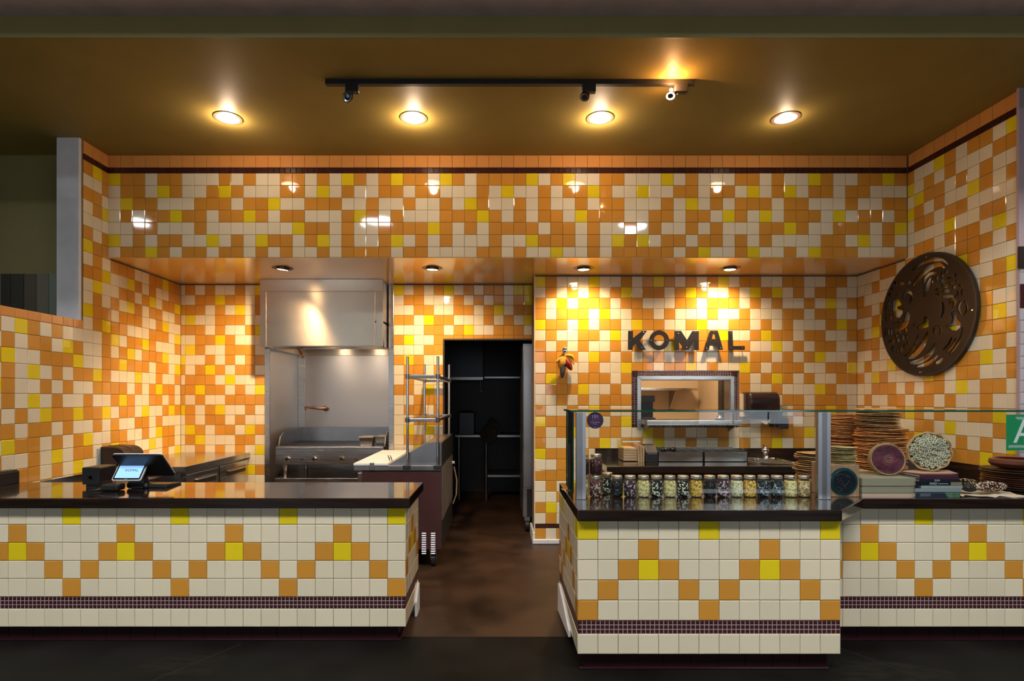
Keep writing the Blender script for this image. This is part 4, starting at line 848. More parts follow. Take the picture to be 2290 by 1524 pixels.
# ------------------------------------------------------------------ corn ornament
cx, cz = PX(1262, YK - .03), PZ(784, YK - .03)
hk = thing('wall_hook', 'round chrome hook on the tiled wall holding the corn ornament', 'hook', (cx, YK, cz)); MB().lathe([(.016, 0), (.012, .02), (.030, .032), (.034, .046), (.024, .060), (.004, .064)], (cx, YK, cz), d=(0, -1, 0)).build('body', M_CHROME, hk, smooth=True)
co = thing('corn_ornament', 'bundle of red and grey decorative corn cobs with yellow husks hanging from a knob', 'ornament', (cx, YK - .06, cz - .2))
q = MB(); q.tube([(cx, YK - .045, cz), (cx - .004, YK - .045, cz - .03), (cx, YK - .05, cz - .07)], .003, 6); q.build('cord', M_KRAFT, co)
def cob(p0, p1, r, m, nm):
    p0, p1 = Vector(p0), Vector(p1); L = (p1 - p0).length
    q = MB(); q.lathe([(r*math.sin(math.pi*(.12 + .86*i/10)) ** .55, L*i/10) for i in range(11)], p0, d=p1 - p0, seg=16, fn=lambda a, rr, h: (rr*(1 + .08*math.cos(8*a)*math.cos(h*500)), h)); return q.build(nm, m, co, smooth=True)
cob((cx + .012, YK - .07, cz - .09), (cx + .068, YK - .07, cz - .205), .030, M_REDCOB, 'red_cob')
cob((cx - .01, YK - .06, cz - .11), (cx - .028, YK - .06, cz - .285), .028, M_BLUECOB, 'grey_cob')
for pts, w_ in (([(-.005,-.07),(-.035,-.08),(-.07,-.11),(-.095,-.13)], .018), ([(0,-.065),(.03,-.055),(.075,-.07),(.085,-.115)], .022), ([(-.01,-.07),(-.03,-.1),(-.035,-.14),(-.03,-.175)], .026), ([(.005,-.065),(-.005,-.1),(-.01,-.14),(-.015,-.16)], .024), ([(.01,-.06),(.045,-.08),(.08,-.12),(.09,-.15)], .012)):
    q = MB(); q.tube([(cx + a, YK - .075, cz + b) for a, b in sm(pts, 4)], [w_*.85*max(.25, math.sin(math.pi*(i+.8)/14)) for i in range(len(sm(pts, 4)))], 8); q.build('husk', M_YELLHUSK, co, smooth=True)

# ------------------------------------------------------------------ dispensers on the back wall
p0, p1 = P(1653, 873, YK), P(1724, 936, YK)
x0, x1, z1 = 2.50, 2.80, PZ(877, 5.45); z0 = PZ(934, 5.45)
td = thing('paper_towel_dispenser', 'glossy dark brown paper towel dispenser beside the pass-through window', 'dispenser', ((x0+x1)/2, YK, z0))
pr = [(YK, z0 + .02), (YK - .17, z0 + .02), (YK - .21, z0 + .09), (YK - .205, z1 - .08)] + [(YK - .125 - .08*math.cos(a), z1 - .08 + .08*math.sin(a)) for a in [R(x_) for x_ in range(15, 91, 15)]] + [(YK, z1)]
q = MB(); q.prism(pr, 'x', x0, x1); q.build('cover', mat('brown_gloss', (.030, .018, .019), .14), td, smooth=True, bevel=.02, seg=3)
q = MB(); q.prism([(YK, z0 - .02), (YK - .16, z0 - .02), (YK - .19, z0 + .03), (YK, z0 + .03)], 'x', x0 + .015, x1 - .01); q.build('lower_tray', M_BLKG, td, bevel=.012)
q = MB(); xm = (x0+x1)/2 + .02; q.add([(xm - .075, YK - .13, z0 - .015), (xm + .075, YK - .13, z0 - .015), (xm + .055, YK - .135, z0 - .05), (xm + .02, YK - .14, z0 - .075), (xm - .03, YK - .135, z0 - .045), (xm - .065, YK - .13, z0 - .04), (xm - .075, YK - .12, z0 - .015), (xm + .02, YK - .13, z0 - .074)], [(0,1,2,3,4,5)]); q.build('paper_towel', mat('paper', (.70, .66, .58), .8), td)
q = MB(); q.box(x0 - .02, x0 + .015, YK - .06, YK, z0 + .0, z1 - .02); q.build('back_plate', M_CREAMTRIM, td, bevel=.005)
sx0, sx1 = PX(1727, 5.56), PX(1762, 5.56); sz1, sz0 = PZ(907, 5.56), PZ(960, 5.56); szm = PZ(935, 5.56)
sd = thing('soap_dispenser', 'black soap dispenser with clear blue tank on the tiled wall', 'dispenser', ((sx0+sx1)/2, YK, sz0))
q = MB(); q.box(sx0, sx1, YK - .11, YK, sz0 + .02, szm); q.build('housing', M_BLK, sd, bevel=.015)
q = MB(); q.box(sx0 + .045, sx1 - .012, YK - .125, YK - .1, sz0, sz0 + .045); q.build('push_lever', mat('grey_black', (.03, .03, .035), .3), sd, bevel=.008)
q = MB(); q.box(sx0 + .008, sx1 - .008, YK - .10, YK - .005, szm, sz1); q.build('tank', glass_mat('tank_clear', (.75, .85, .88)), sd, bevel=.01)
q = MB(); q.box(sx0 + .016, sx0 + .10, YK - .09, YK - .015, szm + .002, sz1 - .035); q.build('soap', mat('blue_soap', (.03, .16, .24), .1), sd)

# ------------------------------------------------------------------ things on the back worktop
nh = thing('napkin_holder', 'clear acrylic napkin holder on the back worktop', 'napkin holder', (1.29, 5.3, ZT))
nx0, nx1, ny0, ny1 = PX(1394, 5.22), PX(1427, 5.22), 5.22, 5.48
q = MB(); hz = PZ(987, 5.22)
for b_ in ((nx0 - .006, nx0, ny0, ny1), (nx1 + .0, nx1 + .006, ny0, ny1), (nx0, nx1, ny1 - .006, ny1)): q.box(*b_, ZT, hz)
q.box(nx0 - .006, nx1 + .006, ny0, ny1, ZT, ZT + .006); q.build('tray', M_GLASS, nh)
q = MB(); q.box(nx0 - .006, nx1 + .02, ny0 - .002, ny0 + .004, hz - .012, hz); q.build('front_bar', mat('acrylic', (.8, .75, .7), .1), nh)
zz = ZT + .0065
for i in range(5):
    h_ = .024; q = MB(); q.prism([(nx0 + .006 + random.uniform(0, .004), zz), (nx1 - .004, zz), (nx1 - .003 - random.uniform(0, .008), zz + h_*.5), (nx1 - .004, zz + h_ - .002), (nx0 + .006, zz + h_ - .001)], 'y', ny0 + .012, ny1 - .012)
    tag(q.build('napkin_bundle', M_KRAFT, bevel=.003), 'brown napkin bundle stacked inside the clear acrylic holder', 'napkins', 'napkin bundles in the holder'); zz += h_ + .0005
for i in range(3):
    x = PX(1428 + i*5, 5.2); q = MB(); q.add([(x, 5.22, ZT), (x + .016, 5.215, ZT), (x + .018, 5.40, ZT), (x + .003, 5.40, ZT), (x + .006*(i-1), 5.225, ZT + .165 - .01*i), (x + .013 + .004*i, 5.22, ZT + .165 - .01*i), (x + .016, 5.40, ZT + .165 - .01*i), (x + .003, 5.4, ZT + .165 - .01*i)], [(0,1,2,3),(4,5,6,7),(0,1,5,4),(1,2,6,5),(2,3,7,6),(3,0,4,7)])
    tag(q.build('paper_bag', M_KRAFT), 'folded brown paper bag standing between the napkin holder and black printer', 'paper bag', 'folded paper bags')
bx0, bx1 = PX(1444, 5.2), PX(1471, 5.2)
pb = thing('receipt_printer', 'small black receipt printer beside the steel food trays', 'printer', ((bx0+bx1)/2, 5.3, ZT)); q = MB(); q.prism([(5.18, ZT), (5.18, ZT + .09), (5.24, ZT + .155), (5.40, ZT + .155), (5.40, ZT)], 'x', bx0, bx1); q.build('case', M_BLK, pb, bevel=.01); q = MB(); q.box(bx0 + .012, bx1 - .012, 5.178, 5.182, ZT + .075, ZT + .080); q.build('paper_slot', M_SILV, pb)
for k, (u0, u1) in enumerate(((1472, 1572.5), (1575, 1672))):
    a, b = PX(u0, 5.2), PX(u1, 5.2); tr_ = thing('condiment_tray', ('open steel condiment tray holding dark fruit, by the black printer', 'open steel condiment tray beside the sink')[k], 'tray', ((a+b)/2, 5.35, ZT), 'steel trays on the back worktop')
    q = MB(); h_ = .092
    q.box(a, b, 5.2, 5.206, ZT, ZT + h_); q.box(a, b, 5.52, 5.526, ZT, ZT + h_ + .02); q.box(a, a + .006, 5.2, 5.526, ZT, ZT + h_ + .005); q.box(b - .006, b, 5.2, 5.526, ZT, ZT + h_ + .005); q.box(a, b, 5.2, 5.526, ZT, ZT + .006); q.build('box', M_STEEL, tr_)
    for i in range(1, 4): x = a + (b - a)*i/4; MB().box(x - .003, x + .003, 5.206, 5.52, ZT + .006, ZT + h_ + .004).build('divider', M_STEEL, tr_)
    for i in range(4): x = a + (b - a)*(i + .5)/4; MB().box(x - (b-a)/8 + .006, x + (b-a)/8 - .006, 5.21, 5.516, ZT + .0065, ZT + .06).build('insert', M_BLKM, tr_)
for u, v in ((1483, 1005), (1490, 1003), (1498, 1006), (1507, 1004), (1512, 1007)):
    p = P(u, v, 5.3); q = MB(); q.ball((p.x, 5.3 + random.uniform(0, .1), ZT + .104), .024, seg=12); tag(q.build('dark_fruit', M_BLKG, smooth=True), 'small round dark fruit lying in the condiment tray by the printer', 'fruit', 'dark fruit in the tray')
snk = thing('hand_sink', 'small stainless drop-in hand sink in the dark worktop', 'sink', (2.6, 5.2, ZT))
sx0, sx1, sy0, sy1 = 2.40, 2.76, 5.02, 5.48
q = MB()
for a, b in (((sx0, sy0), (sx1, sy0)), ((sx1, sy0), (sx1, sy1)), ((sx1, sy1), (sx0, sy1)), ((sx0, sy1), (sx0, sy0))): q.cyl((*a, ZT + .003), (*b, ZT + .003), .008, seg=8)
q.build('rim', M_CHROME, snk, smooth=True)
q = MB(); q.box(sx0, sx1, sy0, sy1, ZT - .0, ZT + .002); q.build('deck', M_STEEL, snk)
q = MB(); q.lathe([(.11, .0025), (.128, .006), (.135, .003)], (2.6, 5.20, ZT), cap=False); q.lathe([(.001, .0022), (.11, .0025)], (2.6, 5.20, ZT), cap=False); q.build('bowl', M_STEELD, snk, smooth=True)
fx, fy = PX(1709, 5.42), 5.42
fc = thing('sink_faucet', 'chrome single-lever faucet on the hand sink', 'faucet', (fx, fy, ZT)); q = MB(); q.box(fx - .075, fx + .075, fy - .025, fy + .025, ZT + .002, ZT + .012); q.build('base_plate', M_CHROME, fc, bevel=.005)
q = MB(); q.lathe([(.034, .01), (.030, .05), (.034, .09), (.026, .105)], (fx + .01, fy, ZT)); q.tube([(fx + .005, fy - .01, ZT + .055), (fx - .02, fy - .06, ZT + .055), (fx - .035, fy - .12, ZT + .035)], [.022, .018, .013], 10); q.build('body', M_CHROME, fc, smooth=True)
q = MB(); q.ball((fx + .01, fy, ZT + .115), .026, .026, .016); q.tube([(fx + .01, fy, ZT + .12), (fx - .015, fy - .03, ZT + .135), (fx - .03, fy - .05, ZT + .138)], .009, 8); q.build('lever', M_CHROME, fc, smooth=True)

# ------------------------------------------------------------------ glass case
YG = 3.310; ZG = PZ(918, YG); gx0, gx1 = PX(1281, YG), XR - .06
gc = thing('glass_case', 'clear glass sneeze guard with green edges and steel posts on the countertop', 'glass case', (1.9, YG + .1, ZT))
def pane(x0, x1, y0, y1, z0, z1, thin, nm):
    q = MB(); q.box(x0, x1, y0, y1, z0, z1)
    idx = {'y': (2, 4), 'z': (0, 1), 'x': (3, 5)}[thin]
    q.m = [0 if i in idx else 1 for i in range(6)]; return q.build(nm, [M_GLASS, M_GREEN], gc)
pane(gx0, gx1, YG, YG + .008, ZT + .032, ZG - .011, 'y', 'front_pane')
pane(gx0 - .015, gx1, YG - .012, YG + .33, ZG - .010, ZG, 'z', 'top_pane')
pane(gx0, gx0 + .008, YG + .012, YG + .32, ZT + .03, ZG - .011, 'x', 'side_pane')
for u0, u1 in ((1287, 1308), (1823, 1850)):
    a, b = PX(u0, YG), PX(u1, YG); e_ = (b - a)
    q = MB(); q.box(a, b, YG - .030, YG - .001, ZT + .001, ZG - .012); po = q.build('post', M_STEELD, gc, bevel=.002)
    if u0 > 1500: MB().box(a, a + e_*.3, YG - .034, YG - .030, ZT + .004, ZG - .012).build('post_strip', M_ALU, po); MB().box(b - e_*.3, b, YG - .034, YG - .030, ZT + .004, ZG - .012).build('post_strip', M_ALU, po)
    else: MB().box(b - e_*.35, b, YG - .034, YG - .030, ZT + .004, ZG - .012).build('post_strip', M_ALU, po)
    MB().box(a - .003, b + .003, YG - .036, YG + .003, ZT, ZT + .004).build('foot_plate', M_CHROME, gc)
MB().box(gx0 + .012, gx0 + .045, YG + .30, YG + .335, ZT, ZG - .012).build('rear_post', M_BLKM, gc)
MB().box(gx0 - .03, gx0 + .05, YG + .29, YG + .345, ZT, ZT + .004).build('foot_plate', M_CHROME, gc)
# round sticker
c_ = P(1331, 940.7, YG - .001); rs = 18.6/F*YG
sk = thing('round_sticker', 'round dark purple award sticker reading 101 on the glass case', 'sticker', (c_.x, YG - .001, c_.z))
shape_mesh([circ(0, 0, rs, 40)], Matrix.Translation(c_) @ FRONT, .0008, mat('sticker_purple', (.028, .012, .045), .4), 'disc', sk)
M_LILAC = mat('sticker_lilac', (.36, .26, .62), .5); M_ROSE = mat('sticker_rose', (.16, .03, .05), .5)
for body, sz, dz, mm, sh_ in (("101", .030, .022, M_LILAC, 0), ("BEST", .022, .001, M_ROSE, .3), ("RESTAURANTS", .0085, -.013, M_LILAC, 0), ("IN L.A.", .0085, -.022, M_LILAC, 0), ("2024", .006, -.042, M_LILAC, 0)):
    text_mesh(body, sz, Matrix.Translation((c_.x, YG - .0022, c_.z + dz)) @ FRONT, mm, 'lettering', sk, shear=sh_)
# grade card
a = P(2250, 928, YG - .001); wd_, hd_ = .216, 80/F*YG
gcd = thing('grade_card', 'green letter grade card with a large white A on the glass', 'sign', (a.x + wd_/2, YG - .001, a.z - hd_))
M_CARD = mat('card_green', (.012, .22, .085), .35)
MB().box(a.x, a.x + wd_, YG - .003, YG - .0005, a.z - hd_, a.z).build('card', M_CARD, gcd)
text_mesh("A", .205, Matrix.Translation((a.x + wd_/2, YG - .0036, a.z - hd_*.50)) @ FRONT, mat('card_white', (.55, .62, .60), .4), 'letter_a', gcd)
for i, (dz, l0, l1) in enumerate(((.016, .25, .8), (.022, .27, .78), (.028, .30, .75), (hd_ - .030, .06, .95), (hd_ - .024, .06, .95), (hd_ - .018, .06, .6))):
    MB().box(a.x + wd_*l0, a.x + wd_*l1, YG - .0036, YG - .0029, a.z - dz - .0012, a.z - dz + .0012).build('text_line', MATS['card_white'], gcd)

# ------------------------------------------------------------------ jars of corn
KM = {'wine': kernel_mat('kernel_wine', [('2a1416', 5), ('4a1a22', 4), ('806a60', 1)]), 'mix': kernel_mat('kernel_mix', [('5a2a35', 3), ('b0a090', 3), ('3a2028', 3)]), 'blkw': kernel_mat('kernel_black_white', [('0c0d10', 5), ('c8c8b8', 3), ('1c2228', 2)]),
      'black': kernel_mat('kernel_black', [('08090d', 6), ('14161e', 3), ('4a5058', .6)]), 'purp': kernel_mat('kernel_purple', [('2a1a28', 5), ('b8aab0', 3), ('4a2838', 3)]), 'cream': kernel_mat('kernel_cream', [('c8b878', 4), ('e0d4a8', 4), ('a89050', 2)]),
      'gold': kernel_mat('kernel_gold', [('c89838', 4), ('dcb860', 4), ('8a6a28', 2)]), 'pale': kernel_mat('kernel_pale', [('c0bc98', 5), ('dcd8bc', 4), ('98906a', 2)]), 'blue': kernel_mat('kernel_blue', [('10161e', 5), ('8a98a0', 2), ('26323c', 4)]), 'brown': kernel_mat('kernel_tan', [('b09868', 4), ('d0c098', 3), ('7a6440', 3)])}
M_LID = mat('jar_lid', (.80, .74, .66), .34, 1)
jp = [(.030, .001), (.035, .004), (.038, .012), (.0385, .05), (.038, .085), (.034, .102), (.030, .108), (.0295, .118)]
JG = MB().lathe(jp + [(.0290, .118), (.0285, .108)], seg=24, cap=False)
JB = MB().lathe([(.001, .0008), (.030, .001)], seg=24, cap=False); JG.add(JB.v, JB.f)
JL = MB().lathe([(.0318, .112), (.0325, .113), (.0325, .118), (.0318, .120), (.0325, .122), (.0325, .128), (.031, .130), (.029, .1295), (.001, .1295)], seg=28, cap=False)
JK = MB().lathe([(.001, .004), (.030, .004), (.0345, .010), (.0365, .03), (.0365, .084), (.033, .097), (.028, .100), (.001, .101)], seg=24, cap=False, fn=lambda a, r, h: (r*(1 + .008*math.sin(13*a + h*400)), h))
proto = {}
def jar(x, y, z, kind, label):
    t = thing('corn_jar', label, 'jar', (x, y, z), 'glass jars of corn kernels', rot=(0, 0, random.uniform(0, 6)))
    if not proto:
        for nm, mb_, mt in (('glass', JG, M_GLASSJ), ('lid', JL, M_LID)): proto[nm] = mb_.build(nm, mt, t, smooth=True, local=True)
    else:
        for nm in ('glass', 'lid'): c_ = proto[nm].copy(); COL.objects.link(c_); c_.parent = t; c_.matrix_parent_inverse = Matrix()
    if kind not in proto: proto[kind] = JK.build('kernels', KM[kind], t, smooth=True, local=True); proto[kind]['kind'] = 'stuff'
    else: c_ = proto[kind].copy(); COL.objects.link(c_); c_.parent = t
    return t
DESC = {'wine': 'dark wine-red', 'mix': 'speckled maroon and white', 'blkw': 'black and white', 'black': 'black', 'purp': 'purple and white', 'cream': 'cream', 'gold': 'golden', 'pale': 'pale cream-green', 'blue': 'blue-black', 'brown': 'tan'}
ORD = ['first', 'second', 'third', 'fourth', 'fifth', 'sixth', 'seventh', 'eighth', 'ninth', 'tenth', 'eleventh', 'twelfth', 'thirteenth', 'fourteenth', 'fifteenth', 'sixteenth', 'seventeenth']
row = [(1303, 'brown'), (1332, 'mix'), (1379.5, 'black'), (1409, 'purp'), (1439, 'cream'), (1468, 'blkw'), (1498, 'cream'), (1527.5, 'blkw'), (1557, 'gold'), (1587, 'black'), (1617, 'purp'), (1647, 'pale'), (1676.5, 'gold'), (1707, 'blue'), (1737, 'blue'), (1767, 'cream'), (1797.5, 'brown')]
YJ = 3.372
for k, (u, kd) in enumerate(row):
    jar(PX(u, YJ), YJ, ZT, kd, 'jar of %s corn, %s in the front row from the end post' % (DESC[kd], ORD[k]))
jar(PX(1358, 3.50), 3.50, ZT, 'blkw', 'jar of black and white corn standing behind the front jar row')
jar(PX(1303, YJ), YJ, ZT + .1305, 'wine', 'upper jar of wine-red corn stacked next to the slim end post')
jar(PX(1333, YJ), YJ, ZT + .1305, 'wine', 'upper jar of wine-red corn stacked on the jar of speckled corn')

# ------------------------------------------------------------------ tortilla stacks
def tort_mesh(seed, r, th, wav):
    rnd = random.Random(seed); n = 30; ph = [rnd.uniform(0, 6.3) for _ in range(6)]
    def fr(a): return r*(1 + .02*math.sin(2*a + ph[0]) + .014*math.sin(5*a + ph[1]) + .008*math.sin(9*a + ph[2]))
    def fz(a, q): return wav*q*q*(math.sin(2*a + ph[3]) + .7*math.sin(3*a + ph[4]) + .5*math.sin(7*a + ph[5]))
    q = MB(); vs = []
    rings = [(0.02, 0), (.5, 0), (.85, 0), (1, th*.3), (1, th*.7), (.85, th), (.5, th), (.02, th)]
    for s_, z in rings:
        for i in range(n): a = 2*math.pi*i/n; vs.append((fr(a)*s_*math.cos(a), fr(a)*s_*math.sin(a), z + fz(a, s_)))
    fs = [(k*n+i, k*n+(i+1) % n, (k+1)*n+(i+1) % n, (k+1)*n+i) for k in range(7) for i in range(n)]
    q.add(vs, fs); me = bpy.data.meshes.new('tortilla'); me.from_pydata(vs, [], fs); me.polygons.foreach_set('use_smooth', [True]*len(fs)); return me
TMESH = {}
def stack(u, Y, z0, n, r, th, mt, label, group, wav=.0017, jit=.007, rfun=None, lean=0.):
    x = PX(u, Y); z = z0
    for i in range(n):
        rr = r if not rfun else rfun(i/n)*r; key = (mt.name, i % 5, round(rr, 3), th)
        if key not in TMESH: me = tort_mesh(hash(key) % 999 if False else i*7 + int(rr*1000), rr, th*.55, wav); me.materials.append(mt); TMESH[key] = me
        o = bpy.data.objects.new('tortilla', TMESH[key]); COL.objects.link(o); o.location = (x + random.gauss(0, jit) + lean*i, Y + random.gauss(0, jit), z); o.rotation_euler = (R(random.gauss(0, .3)), R(random.gauss(0, .35)), random.uniform(0, 6.3))
        tag(o, label, 'tortilla', group); z += th
    return z
zt = stack(1968, 4.72, ZT + .004, 28, .190, .0125, M_TORT, 'orange toasted tortilla in the tall stack against the right tiled wall', 'toasted tortillas in the tall stack')
zt = stack(1961, 4.72, zt + .003, 13, .168, .0125, M_TORTB, 'browner tortilla on top of the tall stack against the right wall', 'browner tortillas topping the tall stack', rfun=lambda q: 1 - .05*abs(q - .5))
stack(1886, 5.10, ZT + .004, 36, .175, .0127, M_TORT, 'toasted tortilla in the medium stack behind the wooden block', 'toasted tortillas in the medium stack', rfun=lambda q: 1 - .16*max(0, q - .55)/.45)
stack(1818, 3.80, ZT + .004, 19, .115, .0122, M_TORTB, 'brown tortilla in the stack behind the last corn jar', 'brown tortillas behind the jars', jit=.007)

# ------------------------------------------------------------------ displays on the right worktop
bx0, bx1, by0 = PX(1852, 3.365), PX(1922, 3.365), 3.365; bzt = PZ(1040, 3.365)
wb = thing('wooden_block', 'square wooden display block with a teal painted round face', 'display block', ((bx0+bx1)/2, by0 + .09, ZT))
q = MB(); q.box(bx0, bx1, by0, by0 + .18, ZT, bzt); q.build('block', M_WBLOCK, wb, bevel=.004)
tc_ = P(1886, 1077.5, by0); rt = 31/F*by0
q = MB(); q.lathe([(rt, 0), (rt, .006), (rt - .006, .009), (.001, .009)], (tc_.x, by0, tc_.z), d=(0, -1, 0), seg=48, cap=False); q.build('painted_disc', M_TEAL, wb, smooth=True)
shape_mesh([circ(0, 0, rt*.80, 36)], Matrix.Translation((tc_.x + .002, by0 - .0095, tc_.z)) @ FRONT, .001, M_NAVY, 'dark_field', wb)
def dz_(x, y): return (tc_.x + (x - 527)/6.096/F*by0, tc_.z - (y - 1205)/6.096/F*by0)
for pts in ([(415,1130),(470,1100),(560,1120),(610,1150)], [(420,1140),(440,1180),(480,1190),(470,1150)], [(560,1140),(580,1130),(600,1150)], [(430,1210),(480,1230),(520,1270),(600,1190)], [(480,1180),(520,1240),(545,1310)], [(430,1280),(500,1300),(450,1340),(410,1310)]):
    q = MB(); q.tube([(a_, by0 - .0105, b_) for a_, b_ in (dz_(*p) for p in sm(pts, 4))], .0012, 6); q.build('line_drawing', mat('line_ink', (.05, .07, .09), .4), wb)
zt = stack(1882, 3.46, bzt + .002, 13, .077, .0080, M_TORTG, 'pale tortilla piled on the wooden display block', 'pale tortillas on the wooden block', wav=.0012, jit=.004)
# grey boxes
ax0, ax1, ay0 = PX(1928, 3.36), PX(2046, 3.36), 3.36; az1 = PZ(1092, ay0); az2 = PZ(1070, ay0)
bxa = thing('cardboard_box', 'flat grey cardboard box with a pink bottom edge, lower of the two boxes', 'box', ((ax0+ax1)/2, ay0 + .12, ZT)); q = MB(); q.box(ax0, ax1, ay0, ay0 + .25, ZT + .024, az1 - .001); q.build('lid', M_GREYBOX, bxa, bevel=.002); q = MB(); q.box(ax0 + .003, ax1 - .003, ay0 + .003, ay0 + .247, ZT, ZT + .0235); q.build('base', M_PINKB, bxa)
bxb = thing('cardboard_box', 'flat grey cardboard box on top of the other, under the purple round', 'box', ((ax0+ax1)/2, ay0 + .12, az1)); q = MB(); q.box(ax0 - .002, ax1 + .003, ay0 - .004, ay0 + .25, az1 + .012, az2); q.build('lid', M_GREYBOX, bxb, bevel=.002); q = MB(); q.box(ax0 + .002, ax1 - .001, ay0, ay0 + .246, az1, az1 + .0118); q.build('base', M_GREYBOX, bxb)
q = MB(); q.box(ax0 + .10, ax0 + .26, ay0 + .27, ay0 + .40, ZT, az2 + .005); tag(q.build('cardboard_box', M_KRAFT, bevel=.002), 'brown cardboard box standing behind the two grey boxes', 'box')
# purple round
pc = P(1986, 1031, 3.47); rp = 36/F*3.47; dn = Vector((-.22, -1, .16)).normalized()
pr_ = thing('purple_flatbread', 'purple pressed round with tan rim propped on the grey boxes', 'flatbread', (pc.x, 3.47, az2))
pcc = Vector((pc.x, 3.47, az2 + rp*.985 + .004))
q = MB(); q.lathe([(.001, -.045), (rp*.97, -.045), (rp, -.03), (rp, -.006), (rp*.96, 0), (rp*.88, -.002), (.001, -.002)], pcc, d=dn, seg=48, cap=False); q.build('tan_body', M_MASA, pr_, smooth=True)
q = MB(); q.lathe([(rp*.90, -.003), (rp*.88, .003), (.001, .0035)], pcc, d=dn, seg=48, cap=False); q.build('purple_face', M_PLUM, pr_, smooth=True)
fx_, fy_ = q._frame(dn)
for r_, a0, a1 in ((.22, 0, 360), (.12, 0, 360), (.45, 10, 150), (.55, 5, 150), (.65, 0, 150), (.75, 0, 140), (.5, 190, 300), (.62, 190, 310), (.74, 185, 320)):
    q = MB(); n = 24; q.tube([pcc + dn*.0045 + (fx_*math.cos(R(a0 + (a1-a0)*i/n)) + fy_*math.sin(R(a0 + (a1-a0)*i/n)))*rp*r_ for i in range(n+1)], .0016, 5); q.build('ridge', M_MASA if r_ < .3 else M_PLUM, pr_)
# books
by = 3.345; BK = [(2047.5, 2147, 1103.5, 1115, '23283a', 'navy and green paperback at the bottom of the book stack'), (2047.5, 2150, 1096, 1103, '8a97a0', 'thicker pale blue book second from the bottom of the stack'), (2060, 2152.5, 1090, 1095.5, '9aa4a8', 'thin pale blue-grey book in the middle of the book stack'), (2048, 2151, 1082, 1089.5, '0e1119', 'black book with a tan spine end lettered in white capitals'), (2056, 2146.5, 1076.5, 1081.5, '151a2e', 'dark navy book lettered PAN in the stack'), (2057, 2144, 1072.5, 1076, '3a2440', 'thin purple booklet near the top of the book stack'), (2057, 2143, 1067.5, 1072, '5a1f2a', 'thin maroon book on top of the stack')]
zc = ZT
for k, (u0, u1, v0, v1, hx, lab) in enumerate(BK):
    th = (v1 - v0 + .9)/F*by; a, b = PX(u0, by), PX(u1, by)
    t = thing('book', lab, 'book', ((a+b)/2, by + .09, zc), 'books stacked beside the grey boxes')
    q = MB(); d_ = .19 + .01*(k % 3); q.box(a, b, by, by + d_, zc, zc + .002); q.box(a, b, by, by + d_, zc + th - .0025, zc + th - .0005); q.box(a, b, by, by + .002, zc + .002, zc + th - .0025); q.build('cover', mat('book_' + hx, hexc(hx), .45), t)
    q = MB(); q.box(a + .003, b - .003, by + .0025, by + d_ - .004, zc + .0025, zc + th - .003); q.build('pages', mat('paper_pages', (.62, .56, .46), .8), t)
    FM = lambda x: Matrix.Translation((x, by - .0004, zc + th/2 - .0002)) @ FRONT
    MT = mat('spine_white', (.62, .64, .66), .5)
    if k == 4: text_mesh("PAN", th*1.0, FM(a + (b-a)*.44), MT, 'spine_text', t)
    if k == 3:
        text_mesh("MA\u00cdZ", th*.85, FM(a + (b-a)*.38), MT, 'spine_text', t); MB().box(b - (b-a)*.24, b, by - .0008, by, zc + .001, zc + th - .002).build('spine_patch', mat('tan_label', (.26, .20, .10), .6), t)
        MB().box(a + (b-a)*.48, a + (b-a)*.70, by - .0008, by, zc + th*.42, zc + th*.55).build('spine_line', MT, t)
    if k == 0:
        q = MB(); q.prism([(b - (b-a)*.35, zc + th - .002), (b, zc + th - .002), (b, zc + .001), (b - (b-a)*.28, zc + .001)], 'y', by - .0008, by); q.build('spine_patch', mat('leaf_green', (.07, .15, .08), .5, noise=.4, nscale=60), t)
        for dz in (.62, .32): MB().box(a + (b-a)*.1, a + (b-a)*.34, by - .0008, by, zc + th*dz - .0008, zc + th*dz + .0008).build('spine_line', MT, t)
    zc += th
q = MB(); q.add([(PX(2012, 3.5), 3.50, zc + .001), (PX(2055, 3.42), 3.40, zc + .001), (PX(2143, 3.40), 3.40, zc + .001), (PX(2120, 3.56), 3.56, zc + .001), (PX(2040, 3.58), 3.58, zc + .001)], [(0,1,4),(1,2,3,4)]); q2 = q.build('paper_sheet', M_PINKB); m_ = q2.modifiers.new('solid', 'SOLIDIFY'); m_.thickness = .0015; tag(q2, 'loose tan paper sheet lying on the book stack under the basket', 'paper')
# reed basket
rb = 44/F*3.5; dn = Vector((-.30, -1, .10)).normalized(); bc = Vector((PX(2081, 3.48), 3.48, zc + rb + .004))
rk = thing('reed_basket', 'round woven basket on its side packed with pale hollow reeds', 'basket', (bc.x, 3.5, zc))
q = MB(); x_, y_ = q._frame(dn)
q.lathe([(rb*.62, -.10), (rb*.85, -.06), (rb*.93, -.02), (rb*.90, -.015), (rb*.6, -.09)], bc, d=dn, seg=40); q.build('shell', M_WOVEN, rk, smooth=True)
for k in range(5):
    q = MB(); n = 60; h0 = -.075 + k*.016; rr = rb*(.80 + .036*k)
    q.tube([bc + dn*(h0 + .006*math.sin(10*2*math.pi*i/n + k*2.1)) + (x_*math.cos(2*math.pi*i/n) + y_*math.sin(2*math.pi*i/n))*(rr + .003*math.cos(10*2*math.pi*i/n + k*2.1)) for i in range(n)], .0055, 6, closed=True); q.build('braid', M_WOVEN, rk, smooth=True)
rmesh = {}
pts = [(rb*.86*math.sqrt((i + .5)/92)*math.cos(i*2.39996), rb*.86*math.sqrt((i + .5)/92)*math.sin(i*2.39996)) for i in range(92)]
